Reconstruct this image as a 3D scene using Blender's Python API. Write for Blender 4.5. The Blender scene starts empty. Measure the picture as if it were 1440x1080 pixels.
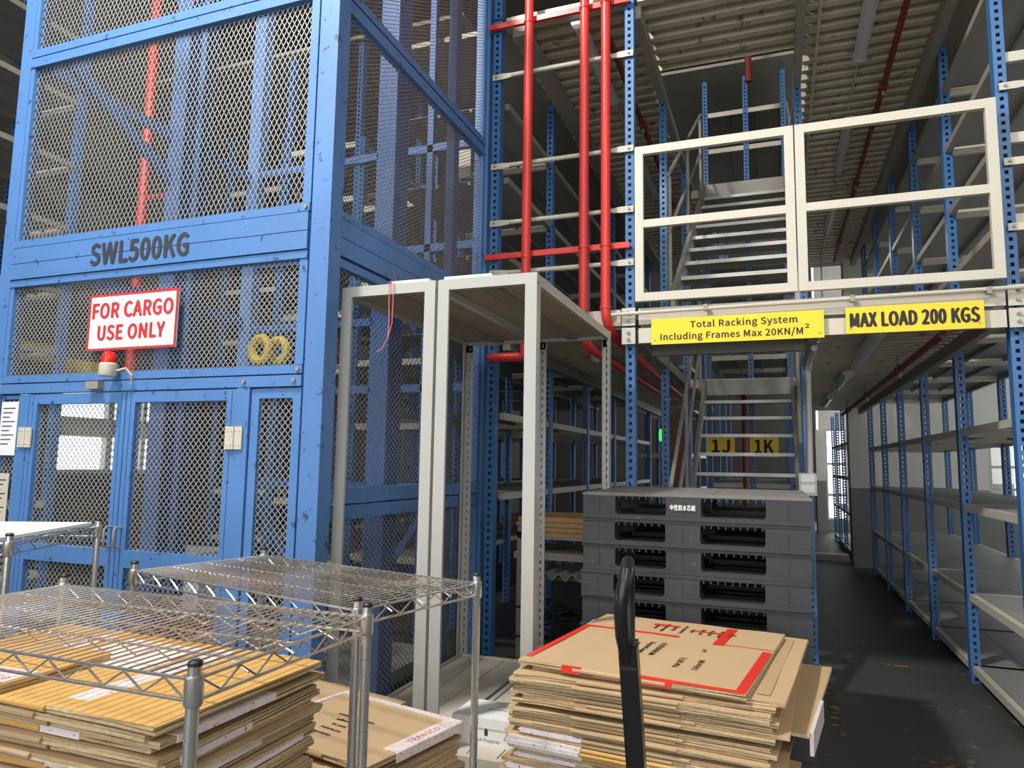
import bpy, math, random
from mathutils import Vector, Matrix
random.seed(7)
sc = bpy.context.scene
COL = sc.collection

# ------------------------------------------------------------------ camera
F = 999.1
yaw, pitch, roll = 0.35583448, 0.11080621, 0.01545502
cy, sy, cp, sp = math.cos(yaw), math.sin(yaw), math.cos(pitch), math.sin(pitch)
fwd = Vector((-sy*cp, cy*cp, sp)); rt = Vector((cy, sy, 0)); up = rt.cross(fwd)
r2 = math.cos(roll)*rt + math.sin(roll)*up
u2 = -math.sin(roll)*rt + math.cos(roll)*up
cam_d = bpy.data.cameras.new('camera'); cam = bpy.data.objects.new('camera', cam_d); COL.objects.link(cam)
cam_d.sensor_fit = 'HORIZONTAL'; cam_d.sensor_width = 36.0; cam_d.lens = 36.0*F/1440
cam_d.clip_start = 0.05; cam_d.clip_end = 200
M3 = Matrix((r2, u2, -fwd)).transposed()
cam.matrix_world = Matrix.Translation((0, 0, 1.5)) @ M3.to_4x4()
sc.camera = cam

# ------------------------------------------------------------------ world, lights, exposure
w = bpy.data.worlds.new('overcast_daylight'); sc.world = w; w.use_nodes = True
bg = w.node_tree.nodes['Background']; bg.inputs[0].default_value = (0.93, 0.96, 1.0, 1); bg.inputs[1].default_value = 2.9
def area(name, loc, target, size, power, color=(1, .97, .92), sizey=None):
    l = bpy.data.lights.new(name, 'AREA'); l.energy = power; l.color = color; l.size = size
    if sizey: l.shape = 'RECTANGLE'; l.size_y = sizey
    o = bpy.data.objects.new(name, l); COL.objects.link(o); o.location = loc
    d = Vector(target) - Vector(loc); o.rotation_euler = d.to_track_quat('-Z', 'Y').to_euler()
    return o
area('high_bay_key', (-3.0, 0.6, 7.0), (-1.0, 4.0, 1.5), 0.45, 480)
area('fill_rear', (2.2, -2.6, 6.6), (0.3, 4.5, 1.8), 1.6, 150)  # unseen soft fill light added behind the camera
area('fill_left', (-5.6, -2.4, 6.6), (-2.8, 3.0, 2.2), 1.6, 130)  # second unseen fill light, added to the left behind the camera
area('aisle_fill', (0.75, 10.0, 4.3), (0.75, 10.0, 0), 0.3, 10, sizey=1.2)  # added light with no fixture, brightens the deep aisle
sc.view_settings.view_transform = 'Standard'; sc.view_settings.look = 'None'
sc.view_settings.exposure = -0.06; sc.view_settings.gamma = 1.0; sc.view_settings.use_curve_mapping = False
sc.cycles.use_denoising = True
sc.cycles.max_bounces = 8; sc.cycles.diffuse_bounces = 4; sc.cycles.transparent_max_bounces = 16

# ------------------------------------------------------------------ materials
MATS = {}
def srgb(r, g, b):
    f = lambda c: (c/255/12.92) if c/255 <= .04045 else ((c/255+.055)/1.055)**2.4
    return (f(r), f(g), f(b))
def mat(name, rgb, rough=.5, metal=0.0, var=.12, scale=6.0, chip=None, chip_amt=.0, chip_scale=25., bump=0.0, bump_scale=80., stretch=None, alpha=None, trans=0.0, emit=None):
    m = bpy.data.materials.new(name); m.use_nodes = True; nt = m.node_tree; N = nt.nodes; L = nt.links
    b = N['Principled BSDF']; c = srgb(*rgb)
    b.inputs['Roughness'].default_value = rough; b.inputs['Metallic'].default_value = metal
    geo = N.new('ShaderNodeNewGeometry'); vec = geo.outputs['Position']
    if stretch:
        mp = N.new('ShaderNodeVectorMath'); mp.operation = 'MULTIPLY'; mp.inputs[1].default_value = stretch
        L.new(vec, mp.inputs[0]); vec = mp.outputs[0]
    n = N.new('ShaderNodeTexNoise'); n.inputs['Scale'].default_value = scale; n.inputs['Detail'].default_value = 5
    L.new(vec, n.inputs['Vector'])
    r = N.new('ShaderNodeMix'); r.data_type = 'RGBA'
    r.inputs[6].default_value = (*[x*(1-var) for x in c], 1); r.inputs[7].default_value = (*[min(1, x*(1+var)) for x in c], 1)
    L.new(n.outputs[0], r.inputs[0]); colr = r.outputs[2]
    if chip:
        n2 = N.new('ShaderNodeTexNoise'); n2.inputs['Scale'].default_value = chip_scale; n2.inputs['Detail'].default_value = 6; n2.inputs['Roughness'].default_value = .7
        L.new(geo.outputs['Position'], n2.inputs['Vector'])
        rp = N.new('ShaderNodeValToRGB'); rp.color_ramp.elements[0].position = 1-chip_amt; rp.color_ramp.elements[1].position = 1-chip_amt+.03
        L.new(n2.outputs[0], rp.inputs[0])
        r3 = N.new('ShaderNodeMix'); r3.data_type = 'RGBA'; L.new(rp.outputs[0], r3.inputs[0]); L.new(colr, r3.inputs[6]); r3.inputs[7].default_value = (*srgb(*chip), 1); colr = r3.outputs[2]
    L.new(colr, b.inputs['Base Color'])
    if bump:
        n3 = N.new('ShaderNodeTexNoise'); n3.inputs['Scale'].default_value = bump_scale; L.new(vec, n3.inputs['Vector'])
        bp = N.new('ShaderNodeBump'); bp.inputs['Strength'].default_value = bump; bp.inputs['Distance'].default_value = .005
        L.new(n3.outputs[0], bp.inputs['Height']); L.new(bp.outputs[0], b.inputs['Normal'])
    if trans: b.inputs['Transmission Weight'].default_value = trans
    if alpha is not None: b.inputs['Alpha'].default_value = alpha
    if emit:
        b.inputs['Emission Color'].default_value = (*srgb(*rgb), 1); b.inputs['Emission Strength'].default_value = emit
    MATS[name] = m; return m
CAGE = mat('cage_blue_paint', (82, 126, 182), .42, var=.16, scale=3, chip=(52, 74, 110), chip_amt=.385, chip_scale=16, bump=.15)
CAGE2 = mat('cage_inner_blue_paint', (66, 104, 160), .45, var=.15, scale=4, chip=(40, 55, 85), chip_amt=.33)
MESHM = mat('galvanised_mesh', (160, 160, 158), .5, metal=.25, var=.1)
RACKB = mat('rack_blue_paint', (58, 108, 162), .4, var=.12, scale=5, chip=(38, 60, 92), chip_amt=.30, chip_scale=20)
CREAM = mat('cream_paint', (198, 192, 176), .45, var=.06, scale=4, chip=(140, 128, 104), chip_amt=.31, chip_scale=18)
GREYP = mat('grey_rack_paint', (176, 176, 170), .42, var=.06, scale=5, chip=(120, 118, 112), chip_amt=.29)
GREYS = mat('grey_shelf_steel', (142, 141, 137), .5, var=.1, scale=3, chip=(100, 98, 95), chip_amt=.3)
GALV = mat('galvanised_beam', (150, 146, 134), .5, metal=.15, var=.15, scale=4)
DECK = mat('galvanised_deck', (196, 187, 164), .45, metal=.15, var=.2, scale=5, chip=(120, 110, 92), chip_amt=.39, chip_scale=9)
STAIR = mat('stair_paint', (150, 147, 138), .5, var=.12, scale=6, chip=(110, 104, 94), chip_amt=.33)
TREADM = mat('tread_edge_steel', (186, 184, 176), .4, metal=.2, var=.1)
RED = mat('red_pipe_paint', (216, 60, 54), .35, var=.05, scale=3)
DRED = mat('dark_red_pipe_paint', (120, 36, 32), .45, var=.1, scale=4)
YEL = mat('yellow_sign_face', (246, 206, 26), .45, var=.03)
YELP = mat('yellow_paint', (226, 190, 40), .5, var=.1)
BLK = mat('black_print', (26, 26, 26), .6, var=.05)
DGREY = mat('dark_lettering', (52, 54, 60), .6, var=.15, scale=40)
REDT = mat('red_print', (196, 44, 50), .55, var=.05)
WHT = mat('white_board', (238, 238, 236), .45, var=.02)
PAPER = mat('paper', (226, 228, 232), .6, var=.04)
PLAST = mat('black_pallet_plastic', (52, 53, 56), .55, var=.2, scale=9, chip=(104, 104, 102), chip_amt=.33, chip_scale=30, bump=.2)
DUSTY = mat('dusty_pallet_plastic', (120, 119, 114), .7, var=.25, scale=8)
BLACKP = mat('black_gloss_paint', (30, 30, 32), .28, var=.2, scale=10, chip=(120, 100, 86), chip_amt=.30, chip_scale=22)
CHROME = mat('chrome_wire', (206, 206, 204), .2, metal=.82, var=.08, scale=10)
BCAP = mat('black_plastic_cap', (28, 28, 30), .5)
CARD = mat('cardboard', (190, 161, 122), .8, var=.07, scale=7, bump=.12, bump_scale=50)
CARD2 = mat('cardboard_dull', (178, 151, 114), .8, var=.1, scale=7, bump=.12, bump_scale=50)
CARD3 = mat('cardboard_golden', (204, 160, 88), .75, var=.07, scale=7, bump=.1, bump_scale=50)
CARDE = mat('cardboard_edge', (188, 165, 128), .9, var=.45, scale=60, stretch=(1, 1, 4))
TAPER = mat('red_tape', (226, 58, 44), .3, var=.08, scale=12)
TAPEW = mat('white_printed_tape', (226, 216, 214), .35, var=.08, scale=14, chip=(190, 70, 80), chip_amt=.40, chip_scale=70)
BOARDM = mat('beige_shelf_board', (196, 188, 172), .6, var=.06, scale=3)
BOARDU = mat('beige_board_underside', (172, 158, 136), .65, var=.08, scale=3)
WALLM = None
FLOORM = mat('dark_concrete_floor', (72, 71, 69), .5, var=.28, scale=2.2, chip=(104, 101, 96), chip_amt=.40, chip_scale=5, bump=.1, bump_scale=30)
CEILM = mat('roof_sheet', (92, 88, 82), .7, var=.15, scale=2)
CONC = mat('grey_wall_dark', (84, 82, 78), .8, var=.12, scale=2)
TIMB = mat('brown_timber', (104, 74, 48), .75, var=.3, scale=6, stretch=(8, 8, .8))
PLY = mat('plywood', (176, 140, 92), .7, var=.2, scale=20, stretch=(1, 1, 8))
LENS = mat('clear_diffuser', (222, 226, 228), .2, var=.05, metal=.0, alpha=.62)
LAMPR = mat('red_beacon_lens', (226, 40, 40), .2, var=.05)
GRNL = mat('green_lamp', (60, 240, 90), .4, emit=1.6)
REDL = mat('red_indicator_lamp', (255, 60, 40), .4, emit=3)
STRING = mat('pink_string', (226, 120, 124), .7)
LINEY = mat('worn_yellow_floor_paint', (150, 128, 52), .6, var=.3, scale=8, chip=(62, 61, 58), chip_amt=.56, chip_scale=14)
NET = mat('black_netting', (28, 28, 28), .7, var=.3)
def pane_mat():
    m = bpy.data.materials.new('window_glass'); m.use_nodes = True; nt = m.node_tree
    for n in list(nt.nodes): nt.nodes.remove(n)
    o = nt.nodes.new('ShaderNodeOutputMaterial'); t = nt.nodes.new('ShaderNodeBsdfTransparent'); g = nt.nodes.new('ShaderNodeBsdfGlossy'); g.inputs['Roughness'].default_value = .1
    x = nt.nodes.new('ShaderNodeMixShader'); x.inputs[0].default_value = .06; t.inputs[0].default_value = (.95, .97, .97, 1)
    nt.links.new(t.outputs[0], x.inputs[1]); nt.links.new(g.outputs[0], x.inputs[2]); nt.links.new(x.outputs[0], o.inputs[0]); return m
GLASS = pane_mat()
def two_tone():
    m = mat('two_tone_wall', (206, 202, 192), .75, var=.07, scale=2)
    nt = m.node_tree; b = nt.nodes['Principled BSDF']; src = b.inputs['Base Color'].links[0].from_socket
    geo = nt.nodes.new('ShaderNodeNewGeometry'); sx = nt.nodes.new('ShaderNodeSeparateXYZ'); nt.links.new(geo.outputs['Position'], sx.inputs[0])
    c = nt.nodes.new('ShaderNodeMath'); c.operation = 'LESS_THAN'; c.inputs[1].default_value = 1.2; nt.links.new(sx.outputs[2], c.inputs[0])
    x = nt.nodes.new('ShaderNodeMix'); x.data_type = 'RGBA'; nt.links.new(c.outputs[0], x.inputs[0]); nt.links.new(src, x.inputs[6]); x.inputs[7].default_value = (*srgb(124, 122, 118), 1)
    nt.links.new(x.outputs[2], b.inputs['Base Color']); return m
WALLM = two_tone()

# ------------------------------------------------------------------ mesh helpers
class MB:
    def __init__(s): s.v = []; s.f = []; s.m = []; s.cur = 0
    def add(s, vs, fs):
        k = len(s.v); s.v += [tuple(p) for p in vs]; s.f += [tuple(k+i for i in q) for q in fs]; s.m += [s.cur]*len(fs); return s
    def box(s, x0, x1, y0, y1, z0, z1):
        vs = [(x, y, z) for z in (z0, z1) for y in (y0, y1) for x in (x0, x1)]
        return s.add(vs, [(0, 2, 3, 1), (4, 5, 7, 6), (0, 1, 5, 4), (2, 6, 7, 3), (0, 4, 6, 2), (1, 3, 7, 5)])
    def bar(s, p, q, a, b, upv=(0, 0, 1)):
        """box-section bar from p to q, a wide, b along upv"""
        p = Vector(p); q = Vector(q); d = (q-p).normalized(); u = Vector(upv)
        sd = d.cross(u)
        if sd.length < 1e-5: u = Vector((0, 1, 0)); sd = d.cross(u)
        sd.normalize(); u = sd.cross(d).normalized()
        vs = [e + sd*a/2*i + u*b/2*j for e in (p, q) for i, j in ((-1, -1), (1, -1), (1, 1), (-1, 1))]
        return s.add(vs, [(3, 2, 1, 0), (4, 5, 6, 7), (0, 1, 5, 4), (1, 2, 6, 5), (2, 3, 7, 6), (3, 0, 4, 7)])
    def tube(s, pts, r, n=8, caps=True):
        pts = [Vector(p) for p in pts]; rr = r if isinstance(r, (list, tuple)) else [r]*len(pts); vs = []; fs = []
        prev = None
        for i, p in enumerate(pts):
            d = (pts[min(i+1, len(pts)-1)] - pts[max(i-1, 0)]).normalized()
            if prev is None:
                a = Vector((0, 0, 1)) if abs(d.z) < .9 else Vector((0, 1, 0)); a = (a - d*a.dot(d)).normalized()
            else: a = (prev - d*prev.dot(d)).normalized()
            prev = a; b = d.cross(a)
            for k in range(n):
                t = 2*math.pi*k/n; vs.append(p + a*math.cos(t)*rr[i] + b*math.sin(t)*rr[i])
        for i in range(len(pts)-1):
            for k in range(n): fs.append((i*n+k, i*n+(k+1) % n, (i+1)*n+(k+1) % n, (i+1)*n+k))
        if caps: fs.append(tuple(range(n-1, -1, -1))); fs.append(tuple((len(pts)-1)*n+k for k in range(n)))
        return s.add(vs, fs)
    def lathe(s, prof, c=(0, 0, 0), n=16):
        c = Vector(c); return s.tube([(c.x, c.y, c.z+z) for r, z in prof], [r for r, z in prof], n)
    def prism(s, poly, plane, a0, a1):
        """poly of 2D points, extruded from a0 to a1 along the axis missing from plane ('xz','yz','xy')"""
        def P(u, v, a): return {'xz': (u, a, v), 'yz': (a, u, v), 'xy': (u, v, a)}[plane]
        n = len(poly); vs = [P(u, v, a0) for u, v in poly] + [P(u, v, a1) for u, v in poly]
        fs = [tuple(range(n)), tuple(range(2*n-1, n-1, -1))] + [(i, n+i, n+(i+1) % n, (i+1) % n) for i in range(n)]
        return s.add(vs, fs)
    def mesh(s, name, mats, smooth=False):
        me = bpy.data.meshes.new(name); me.from_pydata(s.v, [], s.f)
        for m in (mats if isinstance(mats, (list, tuple)) else [mats]): me.materials.append(m)
        if any(s.m): me.polygons.foreach_set('material_index', s.m)
        if smooth:
            me.polygons.foreach_set('use_smooth', [True]*len(s.f))
            try: me.set_sharp_from_angle(angle=math.radians(40))
            except Exception: pass
        me.update(); return me
    def build(s, name, mats, parent=None, smooth=False, **kw):
        return obj(name, s.mesh(name, mats, smooth), parent, **kw)
def fixnormals(me):
    import bmesh
    bm = bmesh.new(); bm.from_mesh(me); bmesh.ops.recalc_face_normals(bm, faces=bm.faces); bm.to_mesh(me); bm.free()
def obj(name, me, parent=None, loc=None, rot=None, label=None, world=True):
    o = bpy.data.objects.new(name, me); COL.objects.link(o)
    if loc is None: loc = (0, 0, 0)
    if parent is not None:
        o.parent = parent
        if world:   # loc is a world position; parents that use it are not rotated
            base = Vector(parent.get('_w', (0, 0, 0))); o.location = Vector(loc) - base
            o['_w'] = tuple(Vector(loc))
        else: o.location = loc
    else: o.location = loc; o['_w'] = tuple(loc)
    if rot: o.rotation_euler = rot
    if label: o['label'] = label
    return o
def thing(name, label, cat, loc=(0, 0, 0), rz=0, group=None):
    o = bpy.data.objects.new(name, None); COL.objects.link(o); o.location = loc; o.rotation_euler = (0, 0, rz); o.empty_display_size = .1
    o['label'] = label; o['category'] = cat; o['_w'] = tuple(loc)
    if group: o['group'] = group
    return o
def tag(o, label, cat, group=None):
    o['label'] = label; o['category'] = cat
    if group: o['group'] = group
    return o
def struct(o): o['kind'] = 'structure'; return o
import os
try: FONT2 = bpy.data.fonts.load(os.path.join(bpy.utils.resource_path('LOCAL'), 'datafiles', 'fonts', 'Noto Sans CJK Regular.woff2'))
except Exception: FONT2 = None
GLYPHS = {}
def glyphs(s):
    """outline mesh of a string as (verts, faces), one unit high text"""
    if s not in GLYPHS:
        cu = bpy.data.curves.new('txt', 'FONT'); cu.body = s; cu.size = 1.25; cu.align_x = 'CENTER'; cu.align_y = 'CENTER'; cu.extrude = .01; cu.resolution_u = 3
        if FONT2: cu.font = FONT2
        cu.space_character = 1.04
        t = bpy.data.objects.new('txt', cu); COL.objects.link(t); bpy.context.view_layer.update()
        me = bpy.data.meshes.new_from_object(t.evaluated_get(bpy.context.evaluated_depsgraph_get()))
        bpy.data.objects.remove(t); bpy.data.curves.remove(cu)
        GLYPHS[s] = ([v.co.copy() for v in me.vertices], [tuple(p.vertices) for p in me.polygons]); bpy.data.meshes.remove(me)
    return GLYPHS[s]
PRINT_A = ['Invoice', 'MADE IN CHINA', 'Item No', 'Carton No 1-20', 'N.W. 9', 'G.W. 10 KG', 'QTY 1 x 20', 'MEAS 61x38', 'SIZE 38']
PRINT_B = ['Item', 'COL: BLK', 'Shoe packing', 'INCREASE/ECO']; PRINT_C = ['Pair SET E', 'Colour Mb']
PRINT_D = ['Carton No', 'PO Number', 'SHIP TO', 'Gross weight', 'COUNTRY OF ORIGIN']
for q in ['Total Racking System', 'Including Frames Max 20KN/M', '2', 'MAX LOAD 200 KGS', '1J', '1K', 'SWL500KG', 'FOR CARGO', 'USE ONLY', '中性防水芯組', 'Hush Puppies', 'TRANSCO', '1 of'] + PRINT_A + PRINT_B + PRINT_C + PRINT_D: glyphs(q)
def text(s, size, name, m, parent, loc, rot=(math.pi/2, 0, 0), bold=0.0, ext=.001, width=None, height=None, world=True, space=1.0):
    V, Fc = glyphs(s); xs = [v.x for v in V]; ys = [v.y for v in V]; mb = MB()
    cx, cyy = (min(xs)+max(xs))/2, (min(ys)+max(ys))/2
    fx = width/(max(xs)-min(xs)) if width else size; fy = height/(max(ys)-min(ys)) if height else fx
    offs = [(0, 0)] if not bold else [(-bold, 0), (bold, 0), (0, bold*.7), (0, -bold*.7)]
    for i, (ox, oy) in enumerate(offs): mb.add([((v.x-cx)*fx+ox, (v.y-cyy)*fy+oy, v.z*ext*100+i*.00008) for v in V], Fc)
    return obj(name, mb.mesh(name, m), parent, loc, rot, world=world)

# ------------------------------------------------------------------ the setting
struct(MB().box(-7.7, 5.2, -8, 22.5, -.1, 0).build('floor', FLOORM))
struct(MB().box(-7.7, 5.2, -8, 22.5, 7.6, 7.7).build('ceiling', CEILM))
b = MB()
b.box(1.1, 2.98, 12.55, 12.75, 0, 7.6); b.box(4.3, 5.0, 12.55, 12.75, 0, 7.6); b.box(2.98, 4.3, 12.55, 12.75, 0, .85); b.box(2.98, 4.3, 12.55, 12.75, 2.0, 7.6)
struct(b.build('wall_end', WALLM))
struct(MB().box(1.07, 1.42, 12.2, 12.55, 0, 7.6).build('column', WALLM))
struct(MB().box(-7.6, 1.1, 22.2, 22.4, 0, 7.6).build('wall_back', CONC))
b = MB(); b.box(5.0, 5.2, -8, 5.2, 0, 7.6); b.box(5.0, 5.2, 12.2, 12.75, 0, 7.6); b.box(5.0, 5.2, 5.2, 12.2, 0, .9); b.box(5.0, 5.2, 5.2, 12.2, 3.4, 7.6)
struct(b.build('wall_right', WALLM))
b = MB()
b.box(-7.7, -7.5, -8, 5.62, 0, 7.6); b.box(-7.7, -7.5, 7.3, 22.2, 0, 7.6); b.box(-7.7, -7.5, 5.62, 7.3, 0, 1.3); b.box(-7.7, -7.5, 5.62, 7.3, 2.3, 7.6)
struct(b.build('wall_left', CONC))
b = MB(); b.box(1.0, 1.12, 19.0, 19.2, 0, 7.6); b.box(2.9, 5.0, 19.0, 19.2, 0, 7.6); b.box(1.12, 2.9, 19.0, 19.2, 0, .25); b.box(1.12, 2.9, 19.0, 19.2, 2.45, 7.6)
struct(b.build('wall_passage', WALLM))
def window(name, axis, c, u0, u1, z0, z1, us, zs, t=.05):
    """axis 'x': wall plane x=c, u is y ; axis 'y': plane y=c, u is x"""
    def bx(m, a, bb, z, zz, d): (m.box(c-d, c+d, a, bb, z, zz) if axis == 'x' else m.box(a, bb, c-d, c+d, z, zz)); return m
    m = MB(); bx(m, u0, u1, z0, z0+t, .05); bx(m, u0, u1, z1-t, z1, .05); bx(m, u0, u0+t, z0+t, z1-t, .05); bx(m, u1-t, u1, z0+t, z1-t, .05)
    o = struct(m.build(name, GREYP))
    for u, h in us: bx(MB(), u-h, u+h, z0+t, z1-t, .04).build('mullion', GREYP, o)
    for z, h in zs: bx(MB(), u0+t, u1-t, z-h, z+h, .035).build('transom', GREYP, o)
    ue = [u0+t]+[u for u, h in us]+[u1-t]; ze = [z0+t]+[z for z, h in zs]+[z1-t]
    for i in range(len(ue)-1):
        for j in range(len(ze)-1):
            bx(MB(), ue[i]+.005, ue[i+1]-.005, ze[j]+.005, ze[j+1]-.005, .004).build('pane', GLASS, o)
window('window_1', 'y', 12.62, 2.98, 4.3, .85, 2.0, [(3.2, .02), (3.62, .02)], [(1.22, .02), (1.55, .02)])
window('window_2', 'x', -7.56, 5.62, 7.3, 1.3, 2.3, [(6.36, .04), (6.85, .03)], [(1.84, .11)])
window('window_3', 'y', 19.06, 1.12, 2.9, .25, 2.45, [(1.35+.25*i, .02) for i in range(6)], [(.85, .03), (1.6, .03)])
window('fill_window', 'x', 5.06, 5.2, 12.2, .9, 3.4, [(6.2+k, .025) for k in range(6)], [(1.35, .02), (1.8, .02), (2.4, .02)])  # mostly out of view, added and made tall to throw daylight on the end wall
struct(MB().box(.28, 1.07, 12.9, 13.1, 0, .1).build('trim_1', BOARDM))
struct(MB().box(.88, 1.09, 18.3, 18.9, 0, 2.4).build('pillar', WALLM))
# worn yellow floor lines
for n, (p, q, wd) in enumerate([((.30, 4.6), (.30, 6.2), .06), ((.45, 6.35), (1.05, 6.35), .05), ((.62, 4.35), (1.6, 4.35), .07)]):
    d = Vector((q[0]-p[0], q[1]-p[1], 0)).normalized()
    MB().bar((p[0], p[1], .001), (q[0], q[1], .001), wd, .002).build('floor_marking', LINEY)['kind'] = 'structure'

# ------------------------------------------------------------------ perforated rack posts
def perforated_post(h, wd=.062, dp=.075, pitch=.05, hole=.021, both=False):
    m = MB(); n = int(h/pitch); x0, x1 = -wd/2, wd/2; hx = hole/2
    def face(P):
        vs = []; fs = []
        for i in range(n):
            z0, z1 = i*pitch, (i+1)*pitch; a, bb = z0+pitch/2-hole*.55, z0+pitch/2+hole*.55
            for (u0, u1, w0, w1) in ((x0, -hx, z0, z1), (hx, x1, z0, z1), (-hx, hx, z0, a), (-hx, hx, bb, z1)):
                k = len(vs); vs += [P(u0, w0), P(u1, w0), P(u1, w1), P(u0, w1)]; fs.append((k, k+1, k+2, k+3))
        z0 = n*pitch
        if h-z0 > 1e-4:
            k = len(vs); vs += [P(x0, z0), P(x1, z0), P(x1, h), P(x0, h)]; fs.append((k, k+1, k+2, k+3))
        m.add(vs, fs)
    face(lambda u, z: (u, 0, z))
    t = .003
    m.box(x0, x0+t, .0005, dp, 0, h); m.box(x1-t, x1, .0005, dp, 0, h)
    m.box(x0+t, x0+.018, dp-t, dp, 0, h); m.box(x1-.018, x1-t, dp-t, dp, 0, h)
    return m
POST = {}
def post(parent, x, y, h, z=0, m=None):
    k = (round(h, 2), id(m))
    if k not in POST: POST[k] = perforated_post(h).mesh('post', m or RACKB)
    return obj('post', POST[k], parent, (x, y, z))
_cache = {}
def cached(key, fn):
    if key not in _cache: _cache[key] = fn()
    return _cache[key]
def rack(name, label, x0, x1, ys, levels, h, beam=CREAM, shelf=GREYS, first_shelf=0, zb=0, posts0=True, upper=GALV):
    """row of bays along y; aisle faces at x0 and x1; levels = (z of shelf top)"""
    t = thing(name, label, 'shelving rack', (x0, ys[0], zb))
    for i, y in enumerate(ys):
        if i == 0 and not posts0: continue
        post(t, x0, y, h, zb); post(t, x1, y, h, zb)
    ww = x1-x0-.07
    for i in range(len(ys)):
        for z in levels:
            if i == 0 and not posts0: continue
            if z < .3: continue
            me = cached(('cb', round(ww, 3), beam.name), lambda: MB().box(-ww/2, ww/2, 0, .03, -.06, 0).mesh('cross_beam', beam))
            obj('cross_beam', me, t, ((x0+x1)/2, ys[i]+.02, z-.002))
    for i in range(first_shelf, len(ys)-1):
        l = ys[i+1]-ys[i]
        for z in levels:
            bmat = upper if z > 2.4 else beam; me = cached(('sb', round(l, 3), bmat.name), lambda: MB().box(-.02, .02, .08, l-.005, -.05, 0).mesh('shelf_beam', bmat))
            for x in (x0, x1): obj('shelf_beam', me, t, (x, ys[i], z))
            np_ = 3; pw = (x1-x0-.05)/np_
            def panel():
                m = MB(); m.box(-pw/2+.002, pw/2-.002, .06, l-.01, -.004, 0)
                for s in (-1, 1): m.box(s*(pw/2-.006)-.004, s*(pw/2-.006)+.004, .06, l-.01, -.03, -.004)
                return m.mesh('shelf_panel', shelf)
            me = cached(('sp', round(pw, 3), round(l, 3), shelf.name), panel)
            for k in range(np_): obj('shelf_panel', me, t, (x0+.025+pw*(k+.5), ys[i], z-.001))
    return t
YS = [4.71, 6.06, 7.41, 8.76, 10.11, 11.46]
rackR = rack('shelving_rack', 'blue rack row with empty grey shelves along the aisle under the 200 KGS sign', 1.295, 2.25, YS, [.12, .62, 1.25, 1.8, 2.5, 2.98, 3.47, 3.97, 4.45], 4.8)
rackL = rack('shelving_rack', 'blue rack row with cream-edged shelves behind the grey open racks and red pipes', -2.8, -1.91, [4.86]+YS[1:], [1.28, 1.87, 2.5, 3.1, 3.7, 4.3], 4.85, posts0=False)
post(rackL, -1.91, 4.71, 4.85); post(rackL, -2.8, 4.86, 4.85)
rack('shelving_rack', 'dim rack row directly behind the blue row at the red pipes', -3.95, -3.1, [6.06, 7.41, 8.76, 10.11], [.6, 1.28, 1.87, 2.5, 3.3, 4.1], 4.85)
rackA = rack('shelving_rack', 'rack row standing behind the lift cage, seen through its front mesh', -5.0, -4.1, [6.2, 7.55, 8.9, 10.25], [.5, 1.1, 2.45, 3.05, 3.65, 4.3, 4.9], 6.0)
rackB = rack('shelving_rack', 'rack row beside the bright window, farthest behind the lift cage', -7.1, -6.2, [7.6, 8.95, 10.3, 11.65], [.5, 1.1, 2.45, 3.1, 3.8, 4.5, 5.2], 6.0)
post(rack('shelving_rack', 'rack row at the picture edge beyond the lift cage, beside its outer post', -6.9, -6.05, [3.5, 4.5], [.5, 1.1, 2.45, 3.0, 3.6, 4.2, 4.8, 5.4], 6.2), -4.30, 2.86, 6.0)
rackC = rack('shelving_rack', 'dim rack row deep behind the staircase', -.78, .19, [9.3, 10.65, 12.0, 13.35], [.55, 1.3, 2.9, 3.5, 4.1, 5.66, 6.16], 6.6)
post(rackC, -.27, 9.3, 6.6)
rackD = rack('shelving_rack', 'dim rack row far back beyond the red pipe aisle', -2.3, -1.35, [12.2, 13.55, 14.9], [.5, 1.1, 1.7, 2.5, 3.2, 3.9], 4.8)

rack('shelving_rack', 'dark shelving row silhouetted against the bright far window', 1.16, 2.0, [13.2, 14.4, 15.6, 16.8], [.12, .75, 1.35, 1.95], 2.6)
# staircase rack posts: the frames either side of the stair, with facade posts
fr = thing('mezzanine_frame', 'blue perforated post frame carrying the mezzanine around the staircase', 'frame', (-.905, 4.71, 0))
post(fr, -.905, 4.71, 6.2)
for y in (6.06, 7.62): post(fr, -.87, y, 4.8)
for y in (6.15, 7.6): post(fr, .24, y, 4.8)
MB().box(-.9, -.84, 4.8, 9.2, 4.70, 4.80).build('deck_beam', GALV, fr, label='galvanised deck beam under the upper deck')
MB().box(.21, .27, 4.8, 9.2, 4.70, 4.80).build('deck_beam', GALV, fr)
MB().box(-.9, -.84, 4.8, 9.2, 2.32, 2.40).build('deck_beam', GALV, fr)
MB().box(.21, .27, 4.8, 9.2, 2.32, 2.40).build('deck_beam', GALV, fr)
MB().box(-.84, .21, 5.2, 5.26, 2.30, 2.40).build('deck_beam', GALV, fr)
MB().box(1.2, 1.25, 4.75, 12.1, 2.33, 2.42).build('deck_beam', GALV, rackR)
MB().box(1.17, 1.24, 4.75, 12.1, 4.68, 4.8).build('deck_beam', GALV, rackR)
MB().box(-1.80, -1.68, 4.75, 12.1, 4.72, 4.8).build('deck_beam', GALV, rackL)
MB().box(-1.86, -1.8, 4.8, 12.1, 2.32, 2.42).build('deck_beam', GALV, rackL)
post(rackL, -1.905, 4.705, 1.6, 4.86)
post(rackR, 1.295, 4.71, 1.4, 4.8)

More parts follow.
